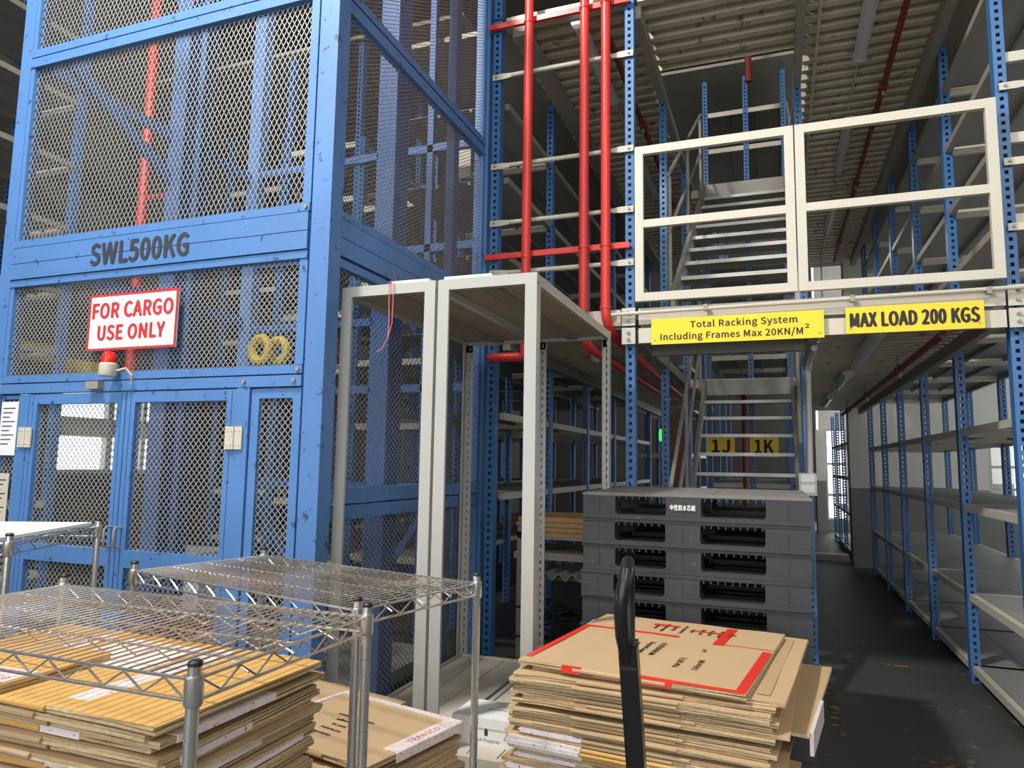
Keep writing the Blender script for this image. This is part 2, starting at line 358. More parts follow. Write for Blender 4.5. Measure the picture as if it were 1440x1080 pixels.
# ------------------------------------------------------------------ corrugated decks
def deck(name, label, x0, x1, y0, y1, z, m=DECK):
    b = MB(); pitch, dp = .15, .06; n = max(1, round((y1-y0)/pitch)); pitch = (y1-y0)/n; pr = []
    for i in range(n):
        a = y0+i*pitch; pr += [(a, z), (a+pitch*.40, z), (a+pitch*.46, z+dp), (a+pitch*.94, z+dp)]
    pr.append((y1, z))
    poly = pr+[(y1, z+dp+.03), (y0, z+dp+.03)]
    k = len(pr); vs = [(x0, y, zz) for y, zz in pr]+[(x1, y, zz) for y, zz in pr]
    fs = [(i, i+1, k+i+1, k+i) for i in range(k-1)]
    b.add(vs, fs); b.add([(x0, y0, z+dp+.03), (x1, y0, z+dp+.03), (x1, y1, z+dp+.03), (x0, y1, z+dp+.03)], [(0, 1, 2, 3)])
    b.box(x0, x1, y0-.004, y0, z, z+dp+.03); b.box(x0, x1, y1, y1+.004, z, z+dp+.03)
    o = b.build(name, m); tag(o, label, 'deck'); o['kind'] = 'structure'; del o['category']
    return o
deck('mezzanine_deck', 'ribbed steel deck over the end-wall aisle', .28, 1.2, 4.76, 12.5, 2.42)
deck('mezzanine_deck', 'ribbed steel deck over the red pipe aisle', -1.86, -.92, 4.76, 12.2, 2.42)
deck('mezzanine_deck', 'narrow ribbed deck strip before the stairs', -.84, .21, 4.76, 5.26, 2.405)
deck('mezzanine_deck', 'ribbed landing deck behind the stairs', -.84, .21, 7.66, 9.2, 2.315)
deck('mezzanine_deck', 'upper ribbed deck over the end-wall aisle', .28, 1.24, 4.76, 12.5, 4.8)
deck('mezzanine_deck', 'upper ribbed deck over the red pipe aisle', -1.86, -.92, 4.76, 12.2, 4.8)
deck('mezzanine_deck', 'pale upper ribbed deck above the gates', -.86, .23, 4.76, 5.72, 4.8)
deck('mezzanine_deck', 'upper ribbed landing deck behind the stairs', -.84, .21, 8.03, 9.2, 4.525)
for n, (x0, x1, y0, y1, z) in enumerate([(1.27, 2.3, 4.72, 12.1, 4.8), (-2.85, -1.89, 4.86, 12.1, 4.87), (-7.2, -2.9, 6.2, 12.2, 2.45), (-7.2, -2.9, 6.2, 12.2, 6.05), (-2.9, 2.3, 9.0, 13.4, 6.62)]):
    o = MB().box(x0, x1, y0, y1, z, z+.04).build('deck_plate', GALV); o['kind'] = 'structure'; o['label'] = 'flat steel deck plate above a rack row'

# ------------------------------------------------------------------ facade: beams, signs, gates, rails
def facade_beam(label, z0, z1, x0=-.98, x1=1.33):
    t = thing('facade_beam', label, 'beam', (x0, 4.66, z0))
    MB().box(x0+.14, x1-.09, 4.665, 4.705, z0, z1).build('beam_body', CREAM, t)
    for x in (-.905, 1.295):
        MB().box(x-.045, x+.045, 4.652, 4.664, z0-.005, z1+.005).build('end_plate', CREAM, t)
        for z in (z0+.028, z1-.028):
            MB().tube([(x, 4.653, z), (x, 4.638, z)], .011, 6).build('bolt', GALV, t)
facade_beam('cream steel beam along the mezzanine edge, directly under the gates', 2.43, 2.54, -.98, 1.33)
facade_beam('cream lower steel beam that carries the yellow load signs', 2.305, 2.405)
MB().box(-1.9, -.96, 4.67, 4.71, 2.43, 2.54).build('side_beam', CREAM, rackL)
o = MB().tube([(-1.012, 4.615, 2.497), (1.5, 4.615, 2.522)], .0125, 8).build('conduit_pipe', CREAM, smooth=True)
tag(o, 'thin white conduit running along the mezzanine edge beam', 'conduit')
for x in (-.4, .45, 1.15): MB().box(x-.012, x+.012, 4.60, 4.64, 2.49, 2.53).build('clip', GALV, o)
def sign(label, x0, x1, z0, z1, y, lines):
    t = thing('load_sign', label, 'sign', ((x0+x1)/2, y, z0))
    MB().box(x0, x1, y, y+.006, z0, z1).build('panel', YEL, t)
    for s, zc, wd, hh, dx, bd in lines: text(s, .1, 'lettering', BLK, t, ((x0+x1)/2+dx, y-.001, zc), width=wd, height=hh, bold=bd, space=1.05)
    for x in (x0+.025, x1-.025):
        for z in (z0+.03,): MB().tube([(x, y-.003, z), (x, y, z)], .006, 6).build('screw', GALV, t)
sign('yellow sign about the total racking system, left of the two load signs', -.75, .292, 2.285, 2.455, 4.63, [('Total Racking System', 2.402, .64, .058, .05, .0016), ('Including Frames Max 20KN/M', 2.328, .86, .058, -.03, .0016), ('2', 2.362, .025, .026, .425, .001)])
sign('yellow sign reading max load 200 kgs, nearest the end-wall aisle', .412, 1.125, 2.30, 2.46, 4.63, [('MAX LOAD 200 KGS', 2.38, .66, .085, 0, .0055)])
def gate(label, x0, x1):
    t = thing('safety_gate', label, 'gate', ((x0+x1)/2, 4.6, 2.585)); z0, z1, s, y = 2.575, 3.64, .055, 4.60
    MB().box(x0, x0+s, y, y+.04, z0, z1).build('stile', CREAM, t); MB().box(x1-s, x1, y, y+.04, z0, z1).build('stile', CREAM, t)
    for a, bb in ((z0, z0+s), (z1-s, z1), (3.075, 3.075+.052)): MB().box(x0+s, x1-s, y+.002, y+.038, a, bb).build('rail', CREAM, t)
gate('cream tubular gate leaf in front of the upper stairs', -.85, .148)
gate('cream tubular gate leaf above the 200 KGS sign', .156, 1.235)
def tie(label, z, x0=-1.905, x1=-.905, y=4.69):
    t = thing('guard_rail', label, 'rail', (x0, y, z), group='flattened-end guard rails across the upper aisle')
    a = .12
    MB().tube([(x0+a, y, z), (x1-a, y, z)], .016, 8).build('tube', CREAM, t, smooth=True)
    for x, s in ((x0, 1), (x1, -1)):
        MB().prism([(x-s*.03, z-.022), (x-s*.03, z+.022), (x+s*.06, z+.022), (x+s*a, z+.015), (x+s*a, z-.015), (x+s*.06, z-.022)], 'xz', y-.004, y+.004).build('flattened_end', CREAM, t)
        MB().tube([(x, y-.004, z), (x, y-.014, z)], .009, 6).build('bolt', GALV, t)
for z, nm in ((4.38, 'highest'), (3.68, 'second highest'), (3.245, 'third highest'), (2.87, 'lowest')):
    tie('cream guard rail with flattened ends behind the red pipes, ' + nm + ' of the four', z)
for z, nm in ((3.74, 'upper'), (3.28, 'middle'), (2.89, 'lower')):
    tie('cream guard rail end bolted to the post beside the gate, ' + nm + ' of three', z, 1.31, 2.25)

# red pipes
def redpipe(label, pts, r=.033, clamps=()):
    t = thing('fire_pipe', label, 'pipe', pts[-1])
    MB().tube(pts, r, 16).build('pipe_run', RED, t, smooth=True)
    for (x, y, z) in clamps: MB().tube([(x, y, z-.008), (x, y, z+.008)], r+.006, 16).build('clamp', RED, t, smooth=True)
    return t
redpipe('thick vertical red fire pipe nearest the lift cage', [(-1.626, 4.62, 6.4), (-1.626, 4.62, 2.28), (-1.64, 4.63, 2.24), (-1.68, 4.63, 2.24), (-1.9, 4.63, 2.24)], clamps=[(-1.626, 4.62, 2.95), (-1.626, 4.62, 4.72)])
redpipe('thick vertical red fire pipe, middle of the three', [(-1.207, 4.62, 6.4), (-1.207, 4.62, 2.40), (-1.192, 4.65, 2.33), (-1.192, 4.72, 2.30), (-1.19, 8.6, 2.30)], clamps=[(-1.207, 4.62, 2.98), (-1.207, 4.62, 4.74)])
el = [(-1.054, 4.62, 6.4), (-1.054, 4.62, 2.53)]
for k in range(1, 7):
    a = k/6*math.pi/2; el.append((-1.054+.03*math.sin(a)*.5, 4.62+.12*(1-math.cos(a)), 2.53-.13*math.sin(a)))
el += [(-1.0, 5.2, 2.33), (-1.02, 9.0, 2.3)]
redpipe('vertical red fire pipe bending away under the mezzanine, beside the blue post', el, clamps=[(-1.054, 4.62, 2.98), (-1.054, 4.62, 2.55), (-1.054, 4.62, 4.75)])
for lab, z in (('red channel bracket holding the three red pipes, lower', 2.985), ('red channel bracket holding the three red pipes, upper', 4.77)):
    b = MB(); b.box(-1.96, -.9, 4.655, 4.659, z-.02, z+.02); b.box(-1.96, -.9, 4.659, 4.685, z+.016, z+.02); b.box(-1.96, -.9, 4.659, 4.685, z-.02, z-.016)
    tag(b.build('pipe_bracket', RED), lab, 'bracket')
def sprinkler(label, x, z, y0=4.8, y1=11.8, r=.024):
    t = thing('sprinkler_pipe', label, 'pipe', (x, y0, z))
    MB().tube([(x, y0, z), (x, y1, z)], r, 12).build('pipe_run', DRED, t, smooth=True)
    for k in range(3):
        y = 6.4+k*2.2
        if y < y1: 
            MB().tube([(x, y-.05, z), (x, y+.05, z)], r+.012, 12).build('coupling', DRED, t, smooth=True)
            MB().tube([(x, y, z-r), (x, y, z-r-.05)], .012, 6).build('sprinkler_head', GALV, t); MB().tube([(x, y+.1, z+r-.004), (x, y+.1, z+.15)], .006, 6).build('hanger_rod', GALV, t)
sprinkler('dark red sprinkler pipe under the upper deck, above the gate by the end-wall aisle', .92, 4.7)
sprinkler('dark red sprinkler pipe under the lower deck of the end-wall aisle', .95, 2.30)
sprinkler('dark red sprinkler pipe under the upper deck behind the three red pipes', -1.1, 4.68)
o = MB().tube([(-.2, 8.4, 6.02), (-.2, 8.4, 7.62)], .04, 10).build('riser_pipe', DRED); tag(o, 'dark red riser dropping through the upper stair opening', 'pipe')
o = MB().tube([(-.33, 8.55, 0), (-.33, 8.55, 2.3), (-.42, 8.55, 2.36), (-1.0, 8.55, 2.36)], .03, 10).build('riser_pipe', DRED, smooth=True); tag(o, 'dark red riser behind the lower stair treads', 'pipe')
# conduits
o = MB().tube([(.37, 4.8, 4.76), (.39, 12, 4.76)], .012, 8).build('conduit_pipe', CREAM, smooth=True); tag(o, 'thin conduit running along the upper deck beside the blue stair post', 'conduit')
t = thing('socket_conduit', 'white conduit dropping to a cream socket box behind the black pallets', 'conduit', (.24, 5.6, 0))
MB().tube([(.25, 5.0, 2.28), (.25, 5.5, 2.28), (.235, 5.62, 2.2), (.23, 5.64, 1.45)], .02, 10).build('conduit_run', CREAM, t, smooth=True)
MB().box(.15, .27, 5.60, 5.66, 1.30, 1.46).build('socket_box', CREAM, t)
MB().box(.165, .255, 5.592, 5.60, 1.395, 1.45).build('socket_plate', WHT, t); MB().box(.165, .255, 5.592, 5.60, 1.32, 1.375).build('socket_plate', WHT, t)
# fluorescent battens
def batten(label, x, y0, z, l=1.22):
    t = thing('fluorescent_light', label, 'light', (x, y0, z), group='unlit fluorescent battens under the decks')
    MB().box(x-.03, x+.03, y0+.03, y0+l-.03, z-.035, z-.0).build('housing', GREYP, t)
    b = MB(); n = 10; pr = [(x+.05*math.cos(math.pi+math.pi*k/n), z-.03+.055*math.sin(math.pi+math.pi*k/n)) for k in range(n+1)]
    b.prism(pr, 'xz', y0+.03, y0+l-.03); b.build('diffuser', LENS, t, smooth=True)
    for y in (y0, y0+l-.03):
        pr2 = [(x+.055*math.cos(math.pi+math.pi*k/n), z-.025+.062*math.sin(math.pi+math.pi*k/n)) for k in range(n+1)]
        MB().prism(pr2, 'xz', y, y+.03).build('end_cap', LENS, t)
    MB().tube([(x, y0+l, z-.01), (x, y0+l+.95, z-.01)], .009, 6).build('feed_conduit', CREAM, t)
for x, y0, z, lab in [(.7, 4.72, 4.79, 'unlit batten light under the upper deck nearest above the gates'), (.72, 7.0, 4.79, 'unlit batten light under the upper deck, second along the aisle'), (.74, 9.3, 4.79, 'unlit batten light under the upper deck, third along the aisle'),
                      (.64, 4.95, 2.41, 'unlit batten light under the lower deck just behind the load signs'), (.64, 7.1, 2.41, 'unlit batten light under the lower deck, second along the aisle'), (.64, 9.4, 2.41, 'unlit batten light deepest under the lower deck'),
                      (-1.3, 4.78, 4.79, 'unlit batten light under the upper deck behind the red pipes'), (-1.3, 7.2, 4.79, 'unlit batten light deeper behind the red pipes'), (-1.35, 5.6, 2.41, 'unlit batten light under the deck behind the grey open racks')]:
    batten(lab, x, y0, z)
# ------------------------------------------------------------------ stairs
def stairs(label, n, y0, z0, run, rise, x0=-.67, x1=.15, zt=None, rails=True):
    t = thing('staircase', label, 'staircase', ((x0+x1)/2, y0, z0-.15))
    ya, yb = y0-.1, y0+run*n; za, zb = z0-.1*rise/run, z0+rise*n
    for x in (x0-.03, x1):
        MB().prism([(ya, za-.13), (yb, zb-.13), (yb, zb+.07), (ya, za+.07)], 'yz', x, x+.03).build('stringer', STAIR, t)
    me = MB().box(x0, x1, 0, .2, -.022, 0).mesh('tread', STAIR); me2 = MB().box(x0, x1, -.006, 0, -.028, .002).mesh('nosing', TREADM)
    for i in range(n):
        tr = obj('tread', me, t, (0, y0+run*i, z0+rise*i)); obj('nosing', me2, tr, (0, y0+run*i, z0+rise*i))
    MB().box(x0, x1, yb, yb+.02, zb-.10, zb+.06).build('landing_fascia', STAIR, t)
    if rails:
        for dz in (.45, .9):
            MB().tube([(x0-.05, ya+.1, za+.1+dz), (x0-.05, yb, zb+dz)], .016, 8).build('handrail', STAIR, t, smooth=True)
        for k in (0.05, .5, .97):
            y = ya+(yb-ya)*k; z = za+(zb-za)*k
            MB().tube([(x0-.05, y, z), (x0-.05, y, z+.9)], .016, 8).build('baluster', STAIR, t, smooth=True)
        MB().tube([(x1+.05, yb-.9, zb-.9*rise/run+.1), (x1+.05, yb-.9, zb-.9*rise/run+.9), (x1+.05, yb, zb+.9)], .016, 8).build('handrail', STAIR, t, smooth=True)
    return t
stairs('grey steel staircase with open treads rising behind the black pallets', 12, 4.97, .198, .222, .178)
stairs('grey steel upper staircase seen through the cream gate', 9, 5.3, 2.78, .3, .202)
# shelf-edge beams seen through the upper stair
for z in (5.05, 4.45):
    pass
# timber
o = MB().box(-.885, -.745, 6.3, 6.42, 0, 2.0).build('timber_post', TIMB); tag(o, 'brown timber post standing between blue posts beside the stairs', 'post')
# aisle number plates behind the stair
for s, x, lab in (('1J', -.62, 'yellow hanging plate marked 1J behind the stair treads'), ('1K', -.13, 'yellow hanging plate marked 1K behind the stair treads')):
    t = thing('aisle_sign', lab, 'sign', (x, 8.9, 1.62))
    MB().box(x-.16, x+.16, 8.9, 8.91, 1.62, 1.86).build('panel', YEL, t)
    text(s, .2, 'lettering', BLK, t, (x, 8.898, 1.74), height=.15, width=.2, bold=.008)
for x, y, z in ((-.985, 6.6, 1.72),):
    t = thing('green_lamp', 'small glowing green lamp beside the blue post left of the stairs', 'lamp', (x, y, z))
    MB().lathe([(.012, 0), (.02, .02), (.02, .09), (.012, .11)], (x, y, z), 10).build('lens', GRNL, t); MB().lathe([(.01, .11), (.01, .15)], (x, y, z), 8).build('hanger', BCAP, t)
t = thing('indicator_lamp', 'tiny glowing red lamp far back on the upper aisle', 'lamp', (.78, 11.6, 3.5))
MB().box(.5, .75, 11.6, 11.7, 3.4, 3.55).build('housing', BCAP, t); MB().tube([(.72, 11.65, 3.55), (.72, 11.65, 4.84)], .015, 6).build('hanger', CREAM, t); MB().lathe([(.005, 0), (.035, .02), (.035, .05), (.005, .07)], (.80, 11.58, 3.46), 10).build('lens', REDL, t)

# ------------------------------------------------------------------ lift cage
CX0, CX1, CY0, CY1, CH = -4.19, -2.005, 2.77, 4.79, 5.6
cage = thing('lift_cage', 'blue steel goods lift cage enclosed by diamond wire mesh', 'lift cage', ((CX0+CX1)/2, CY0, 0))
def diamond(m, plane, c, u0, u1, z0, z1, a=.033, bb=.036, wd=.0036, th=.0024):
    """crossing strands in a rectangle of the plane"""
    W, H = u1-u0, z1-z0; s = bb/a; k = math.hypot(1, s)
    for sg in (1, -1):
        i0 = -int(H/bb)-2; i1 = int(W/a)+2
        for i in range(i0, i1):
            # line u = i*a + (v/s) for sg=1 ; mirrored for -1
            v0, v1 = 0.0, H; ua, ub = i*a, i*a+H/s
            if ub <= 0 or ua >= W: continue
            if ua < 0: v0 = -ua*s; ua = 0
            if ub > W: v1 = (W-i*a)*s; ub = W
            if v1-v0 < .004: continue
            if sg < 0: ua, ub = W-ua, W-ub
            nx, nz = -(v1-v0), (ub-ua); l = math.hypot(nx, nz); nx, nz = nx/l*wd/2, nz/l*wd/2
            d0 = c + (0 if sg > 0 else .003); d1 = d0+th
            P = [(u0+ua+nx, z0+v0+nz), (u0+ua-nx, z0+v0-nz), (u0+ub-nx, z0+v1-nz), (u0+ub+nx, z0+v1+nz)]
            f = (lambda u, z, d: (u, d, z)) if plane == 'y' else (lambda u, z, d: (d, u, z))
            vs = [f(u, z, d0) for u, z in P]+[f(u, z, d1) for u, z in P]
            m.add(vs, [(0, 1, 2, 3), (7, 6, 5, 4), (0, 4, 5, 1), (3, 2, 6, 7)])
    return m
def mesh_part(plane, c, u0, u1, z0, z1, parent, mm=MESHM, a=.033, bb=.036):
    return diamond(MB(), plane, c, u0, u1, z0, z1, a, bb).build('wire_mesh', mm, parent)
# corner posts
for x0, x1, y0, y1 in ((CX1-.062, CX1+.045, CY0-.01, CY0+.088), (CX0-.03, CX0+.06, CY0-.01, CY0+.08), (CX1-.08, CX1+.03, CY1-.07, CY1+.02), (CX0-.02, CX0+.1, CY1-.08, CY1+.02)):
    MB().box(x0, x1, y0, y1, 0, CH).build('corner_post', CAGE, cage)
fx0, fx1 = CX0+.06, CX1-.075
def hbeam(z0, z1, y0=CY0-.012, y1=CY0+.04, x0=fx0, x1=fx1, nm='rail', m=CAGE): return MB().box(x0, x1, y0, y1, z0, z1).build(nm, m, cage)
# front rails
for z0, z1 in ((3.868, 3.915), (3.805, 3.860), (2.695, 2.735), (2.462, 2.50), (1.905, 1.945), (5.2, 5.26)): hbeam(z0, z1)
bm1 = hbeam(2.598, 2.688, CY0-.02, CY0+.05, nm='header_beam'); hbeam(2.505, 2.594, CY0-.02, CY0+.05, nm='header_beam')
text('SWL500KG', .13, 'lettering', DGREY, bm1, (-3.15, CY0-.0225, 2.597), width=.68, height=.118, bold=.006)
# front panel frames (uprights beside the posts)
for z0, z1 in ((3.918, 5.2), (2.738, 3.803), (1.948, 2.46)):
    for x0, x1 in ((fx0, fx0+.03), (fx1-.045, fx1)): MB().box(x0, x1, CY0-.006, CY0+.03, z0, z1).build('panel_frame', CAGE, cage)
    mesh_part('y', CY0+.012, fx0+.03, fx1-.045, z0, z1, cage, a=.031, bb=.054 if z0 > 2.5 else .035)
# door head and fixed panels
hbeam(1.845, 1.898); hbeam(.0, .10)
MB().box(-2.45, -2.375, CY0-.012, CY0+.05, .1, 1.842).build('door_post', CAGE, cage); MB().box(-3.96, -3.885, CY0-.012, CY0+.05, .1, 1.842).build('door_post', CAGE, cage)
def framed(x0, x1, z0, z1, parent, s=.045, y=CY0, m=CAGE, nm='panel_frame'):
    b = MB(); b.box(x0, x0+s, y, y+.035, z0, z1); b.box(x1-s, x1, y, y+.035, z0, z1); b.box(x0+s, x1-s, y, y+.035, z1-s, z1); b.box(x0+s, x1-s, y, y+.035, z0, z0+s)
    return b.build(nm, m, parent)
fp = framed(-2.37, -2.085, .1, 1.835, cage); mesh_part('y', CY0+.012, -2.325, -2.13, .145, 1.79, cage)
framed(-4.12, -3.965, .1, 1.835, cage, s=.02); mesh_part('y', CY0+.012, -4.1, -3.985, .12, 1.81, cage)
def door(x0, x1, hside, lab):
    b = MB(); z0, z1, s, y = .08, 1.838, .06, CY0-.008
    b.box(x0, x0+s, y, y+.04, z0, z1); b.box(x1-s, x1, y, y+.04, z0, z1)
    for a, c in ((z1-.055, z1), (.945, 1.03), (z0, z0+.06)): b.box(x0+s, x1-s, y, y+.04, a, c)
    for xx in (x0+s*.5,  x1-s*.5): b.box(xx-.002, xx+.002, y-.004, y, z0, z1)
    d = b.build('door', CAGE, cage, label=lab)
    mesh_part('y', CY0+.012, x0+s, x1-s, 1.03, z1-.055, d); mesh_part('y', CY0+.012, x0+s, x1-s, z0+.06, .945, d)
    hx = x0-.002 if hside < 0 else x1+.002
    for z in (1.60, .45):
        hb = MB(); hb.box(hx-.05, hx-.002, y-.014, y-.006, z-.055, z+.055); hb.box(hx+.002, hx+.05, y-.014, y-.006, z-.055, z+.055); hb.tube([(hx, y-.016, z-.055), (hx, y-.016, z+.055)], .007, 8)
        for sx in (-.035, -.015, .015, .035):
            for sz in (-.035, .035): hb.tube([(hx+sx, y-.017, z+sz), (hx+sx, y-.014, z+sz)], .004, 6)
        hb.build('hinge', CREAM, d)
    kx = x1-.03 if hside < 0 else x0+.03
    MB().tube([(kx, y, 1.145), (kx, y-.035, 1.145), (kx, y-.045, 1.13), (kx, y-.045, 1.06), (kx, y-.035, 1.045), (kx, y, 1.045)], .006, 8).build('handle', GALV, d, smooth=True)
    return d
door(-3.885, -3.172, -1, 'door leaf with two mesh fields and a small handle'); door(-3.166, -2.452, 1, 'door leaf beside the fixed mesh panel')
# side (facing the grey racks)
sx = CX1
def srail(z0, z1, x0=sx-.04, x1=sx+.012, y0=CY0+.10, y1=CY1-.07, nm='rail', m=CAGE): return MB().box(x0, x1, y0, y1, z0, z1).build(nm, m, cage)
for z0, z1 in ((3.868, 3.915), (3.79, 3.855), (2.695, 2.735), (2.45, 2.492), (5.2, 5.26), (0, .1)): srail(z0, z1)
srail(2.598, 2.688, sx-.05, sx+.02, nm='header_beam'); srail(2.505, 2.594, sx-.05, sx+.02, nm='header_beam')
srail(1.29, 1.365, sx-.05, sx+.018); srail(1.21, 1.28, sx-.05, sx+.012)
for z0, z1 in ((3.918, 5.2), (2.738, 3.788), (1.368, 2.448), (.1, 1.208)):
    MB().box(sx-.03, sx+.006, CY0+.10, CY0+.135, z0, z1).build('panel_frame', CAGE, cage)
    MB().box(sx-.03, sx+.006, CY1-.10, CY1-.07, z0, z1).build('panel_frame', CAGE, cage)
    mesh_part('x', sx-.015, CY0+.135, CY1-.10, z0, z1, cage, a=.042, bb=.024 if z0 > 2.5 else .034)
for y, z in ((CY0+.125, 2.715), (CY0+.125, 1.33), (4.0, 2.55)): MB().tube([(sx+.012, y, z), (sx+.024, y, z)], .012, 6).build('bolt', GALV, cage)
for x, z in ((fx1-.02, 2.715), (fx1-.02, 1.925), (-2.41, 1.872), (-2.12, 1.872)): MB().tube([(x, CY0-.012, z), (x, CY0-.022, z)], .011, 6).build('bolt', GALV, cage)
# guide columns, braces and inner frame
for x0, x1, y0, y1 in ((CX0+.0, CX0+.14, 3.85, 4.02), (CX1-.24, CX1-.12, 3.62, 3.78)):
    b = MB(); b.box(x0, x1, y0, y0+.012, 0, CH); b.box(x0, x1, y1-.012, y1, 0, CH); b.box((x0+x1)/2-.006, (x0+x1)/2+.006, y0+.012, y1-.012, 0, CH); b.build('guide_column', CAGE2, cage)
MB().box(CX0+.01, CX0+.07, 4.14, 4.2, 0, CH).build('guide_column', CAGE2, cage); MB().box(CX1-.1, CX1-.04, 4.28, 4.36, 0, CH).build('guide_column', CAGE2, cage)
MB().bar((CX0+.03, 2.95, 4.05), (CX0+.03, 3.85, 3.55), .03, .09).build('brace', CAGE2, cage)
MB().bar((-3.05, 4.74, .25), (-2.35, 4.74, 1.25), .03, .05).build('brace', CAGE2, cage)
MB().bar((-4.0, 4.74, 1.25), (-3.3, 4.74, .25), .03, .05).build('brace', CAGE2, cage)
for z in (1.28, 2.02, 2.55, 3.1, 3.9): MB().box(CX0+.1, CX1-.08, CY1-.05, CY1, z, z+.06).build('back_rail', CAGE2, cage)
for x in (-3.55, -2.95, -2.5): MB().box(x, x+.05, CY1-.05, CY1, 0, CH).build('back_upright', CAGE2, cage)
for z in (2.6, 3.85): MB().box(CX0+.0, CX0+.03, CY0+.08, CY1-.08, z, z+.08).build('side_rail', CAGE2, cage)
MB().box(CX0+.12, CX1-.26, 2.95, 4.7, .12, .2).build('lift_platform', GALV, cage)
# things on / in the cage
t = thing('cargo_sign', 'white sign with red border reading for cargo use only on the lift cage', 'sign', (-3.15, CY0-.03, 2.06))
MB().box(-3.458, -2.842, CY0-.03, CY0-.022, 2.06, 2.365).build('panel', WHT, t)
b = MB(); y0, y1 = CY0-.0325, CY0-.0295
for x0, x1, z0, z1 in ((-3.458, -2.842, 2.353, 2.365), (-3.458, -2.842, 2.06, 2.072), (-3.458, -3.446, 2.072, 2.353), (-2.854, -2.842, 2.072, 2.353)): b.box(x0, x1, y0, y1, z0, z1)
b.build('border', REDT, t)
text('FOR CARGO', .1, 'lettering', REDT, t, (-3.15, CY0-.032, 2.275), width=.555, height=.082, bold=.0045); text('USE ONLY', .1, 'lettering', REDT, t, (-3.15, CY0-.032, 2.155), width=.46, height=.078, bold=.0045)
t = thing('warning_beacon', 'red warning beacon on a cream base above the lift doors', 'beacon', (-3.23, CY0-.07, 1.905))
c = (-3.235, CY0-.075, 1.915)
MB().lathe([(.04, 0), (.045, .01), (.043, .062), (.037, .068)], c, 20).build('base', CREAM, t, smooth=True)
MB().lathe([(.034, .068), (.036, .075), (.034, .105), (.025, .125), (.004, .13)], c, 20).build('lens', LAMPR, t, smooth=True)
MB().tube([(-3.19, CY0-.06, 1.945), (-3.13, CY0-.06, 1.955), (-3.11, CY0-.04, 1.92), (-3.13, CY0-.02, 1.88)], .006, 6).build('cable', CREAM, t, smooth=True)
o = MB().box(-3.42, -3.33, CY0-.05, CY0-.012, 1.855, 1.895).build('door_switch', GALV); tag(o, 'small grey switch box on the door head beside the beacon', 'switch')
for x0, x1, z0, z1, lab in ((-4.11, -3.975, 1.50, 1.80, 'white paper notice behind plastic at the cage edge, upper'), (-4.13, -4.0, 1.12, 1.40, 'yellowed paper notice at the cage edge, lower')):
    t = thing('paper_notice', lab, 'notice', ((x0+x1)/2, CY0-.01, z0)); MB().box(x0, x1, CY0-.006, CY0-.003, z0, z1).build('sheet', PAPER if z0 > 1.3 else BOARDM, t)
    for k in range(9): MB().box(x0+.015, x1-.02-.02*(k % 3), CY0-.0068, CY0-.006, z1-.04-.025*k, z1-.034-.025*k).build('printed_line', DGREY, t)
for n, (x, y, r) in enumerate(((-2.78, 3.3, .075), (-2.70, 3.36, .07))):
    t = thing('sheave_wheel', ('front' if n == 0 else 'rear') + ' yellow ring wheel of the pair inside the lift cage', 'wheel', (x, y, 2.05))
    c = Vector((x, y, 2.13)); pts = [c+Vector((math.cos(a)*r*.78, 0, math.sin(a)*r*.9)) for a in [2*math.pi*k/24 for k in range(25)]]
    MB().tube(pts, .025, 8, caps=False).build('rim', YELP, t, smooth=True); MB().tube([c+Vector((0, 0, -.11)), c+Vector((0, .02, -.07))], .012, 6).build('bracket', BCAP, t)
MB().box(-2.9, -2.6, 3.28, 3.4, 2.0, 2.03).build('wheel_bracket', CAGE2, cage)
# yellow boards and other things seen behind the cage
for y0, y1, z0, z1, lab in ((5.02, 5.62, 2.52, 2.72, 'yellow board on the far wall behind the cage, nearer the cage edge'), (5.66, 6.32, 2.42, 2.60, 'yellow board on the far wall directly above the bright window')):
    o = MB().box(-7.5, -7.47, y0, y1, z0, z1).build('yellow_board', YELP); tag(o, lab, 'board')
t = thing('fire_pipe', 'red pipe standing behind the lift cage', 'pipe', (-5.9, 5.2, 2.6)); MB().tube([(-5.95, 5.2, 2.2), (-5.95, 5.2, 7.6)], .05, 12).build('pipe_run', RED, t, smooth=True); MB().tube([(-5.95, 5.2, 4.1), (-5.2, 5.2, 4.1)], .022, 8).build('branch', RED, t)
o = MB().box(-2.36, -2.22, 4.95, 4.97, 3.75, 4.05).build('paper_notice', BOARDM); tag(o, 'beige plate behind the cage side mesh near the red pipes', 'plate')
for n, (x, y, z, sx_, sy_, sz_) in enumerate(((-6.25, 6.3, .301, .8, .5, .25), (-6.3, 6.3, .0, .9, .5, .3))):
    b = MB(); b.box(x, x+sx_, y-.6, y-.6+sy_, z, z+sz_); b.box(x+.02, x+sx_-.02, y-.61, y-.6, z+sz_*.6, z+sz_*.64); o = b.build('storage_carton', PAPER); tag(o, 'pale carton behind the lift doors, ' + ('upper' if n == 0 else 'lower'), 'carton')

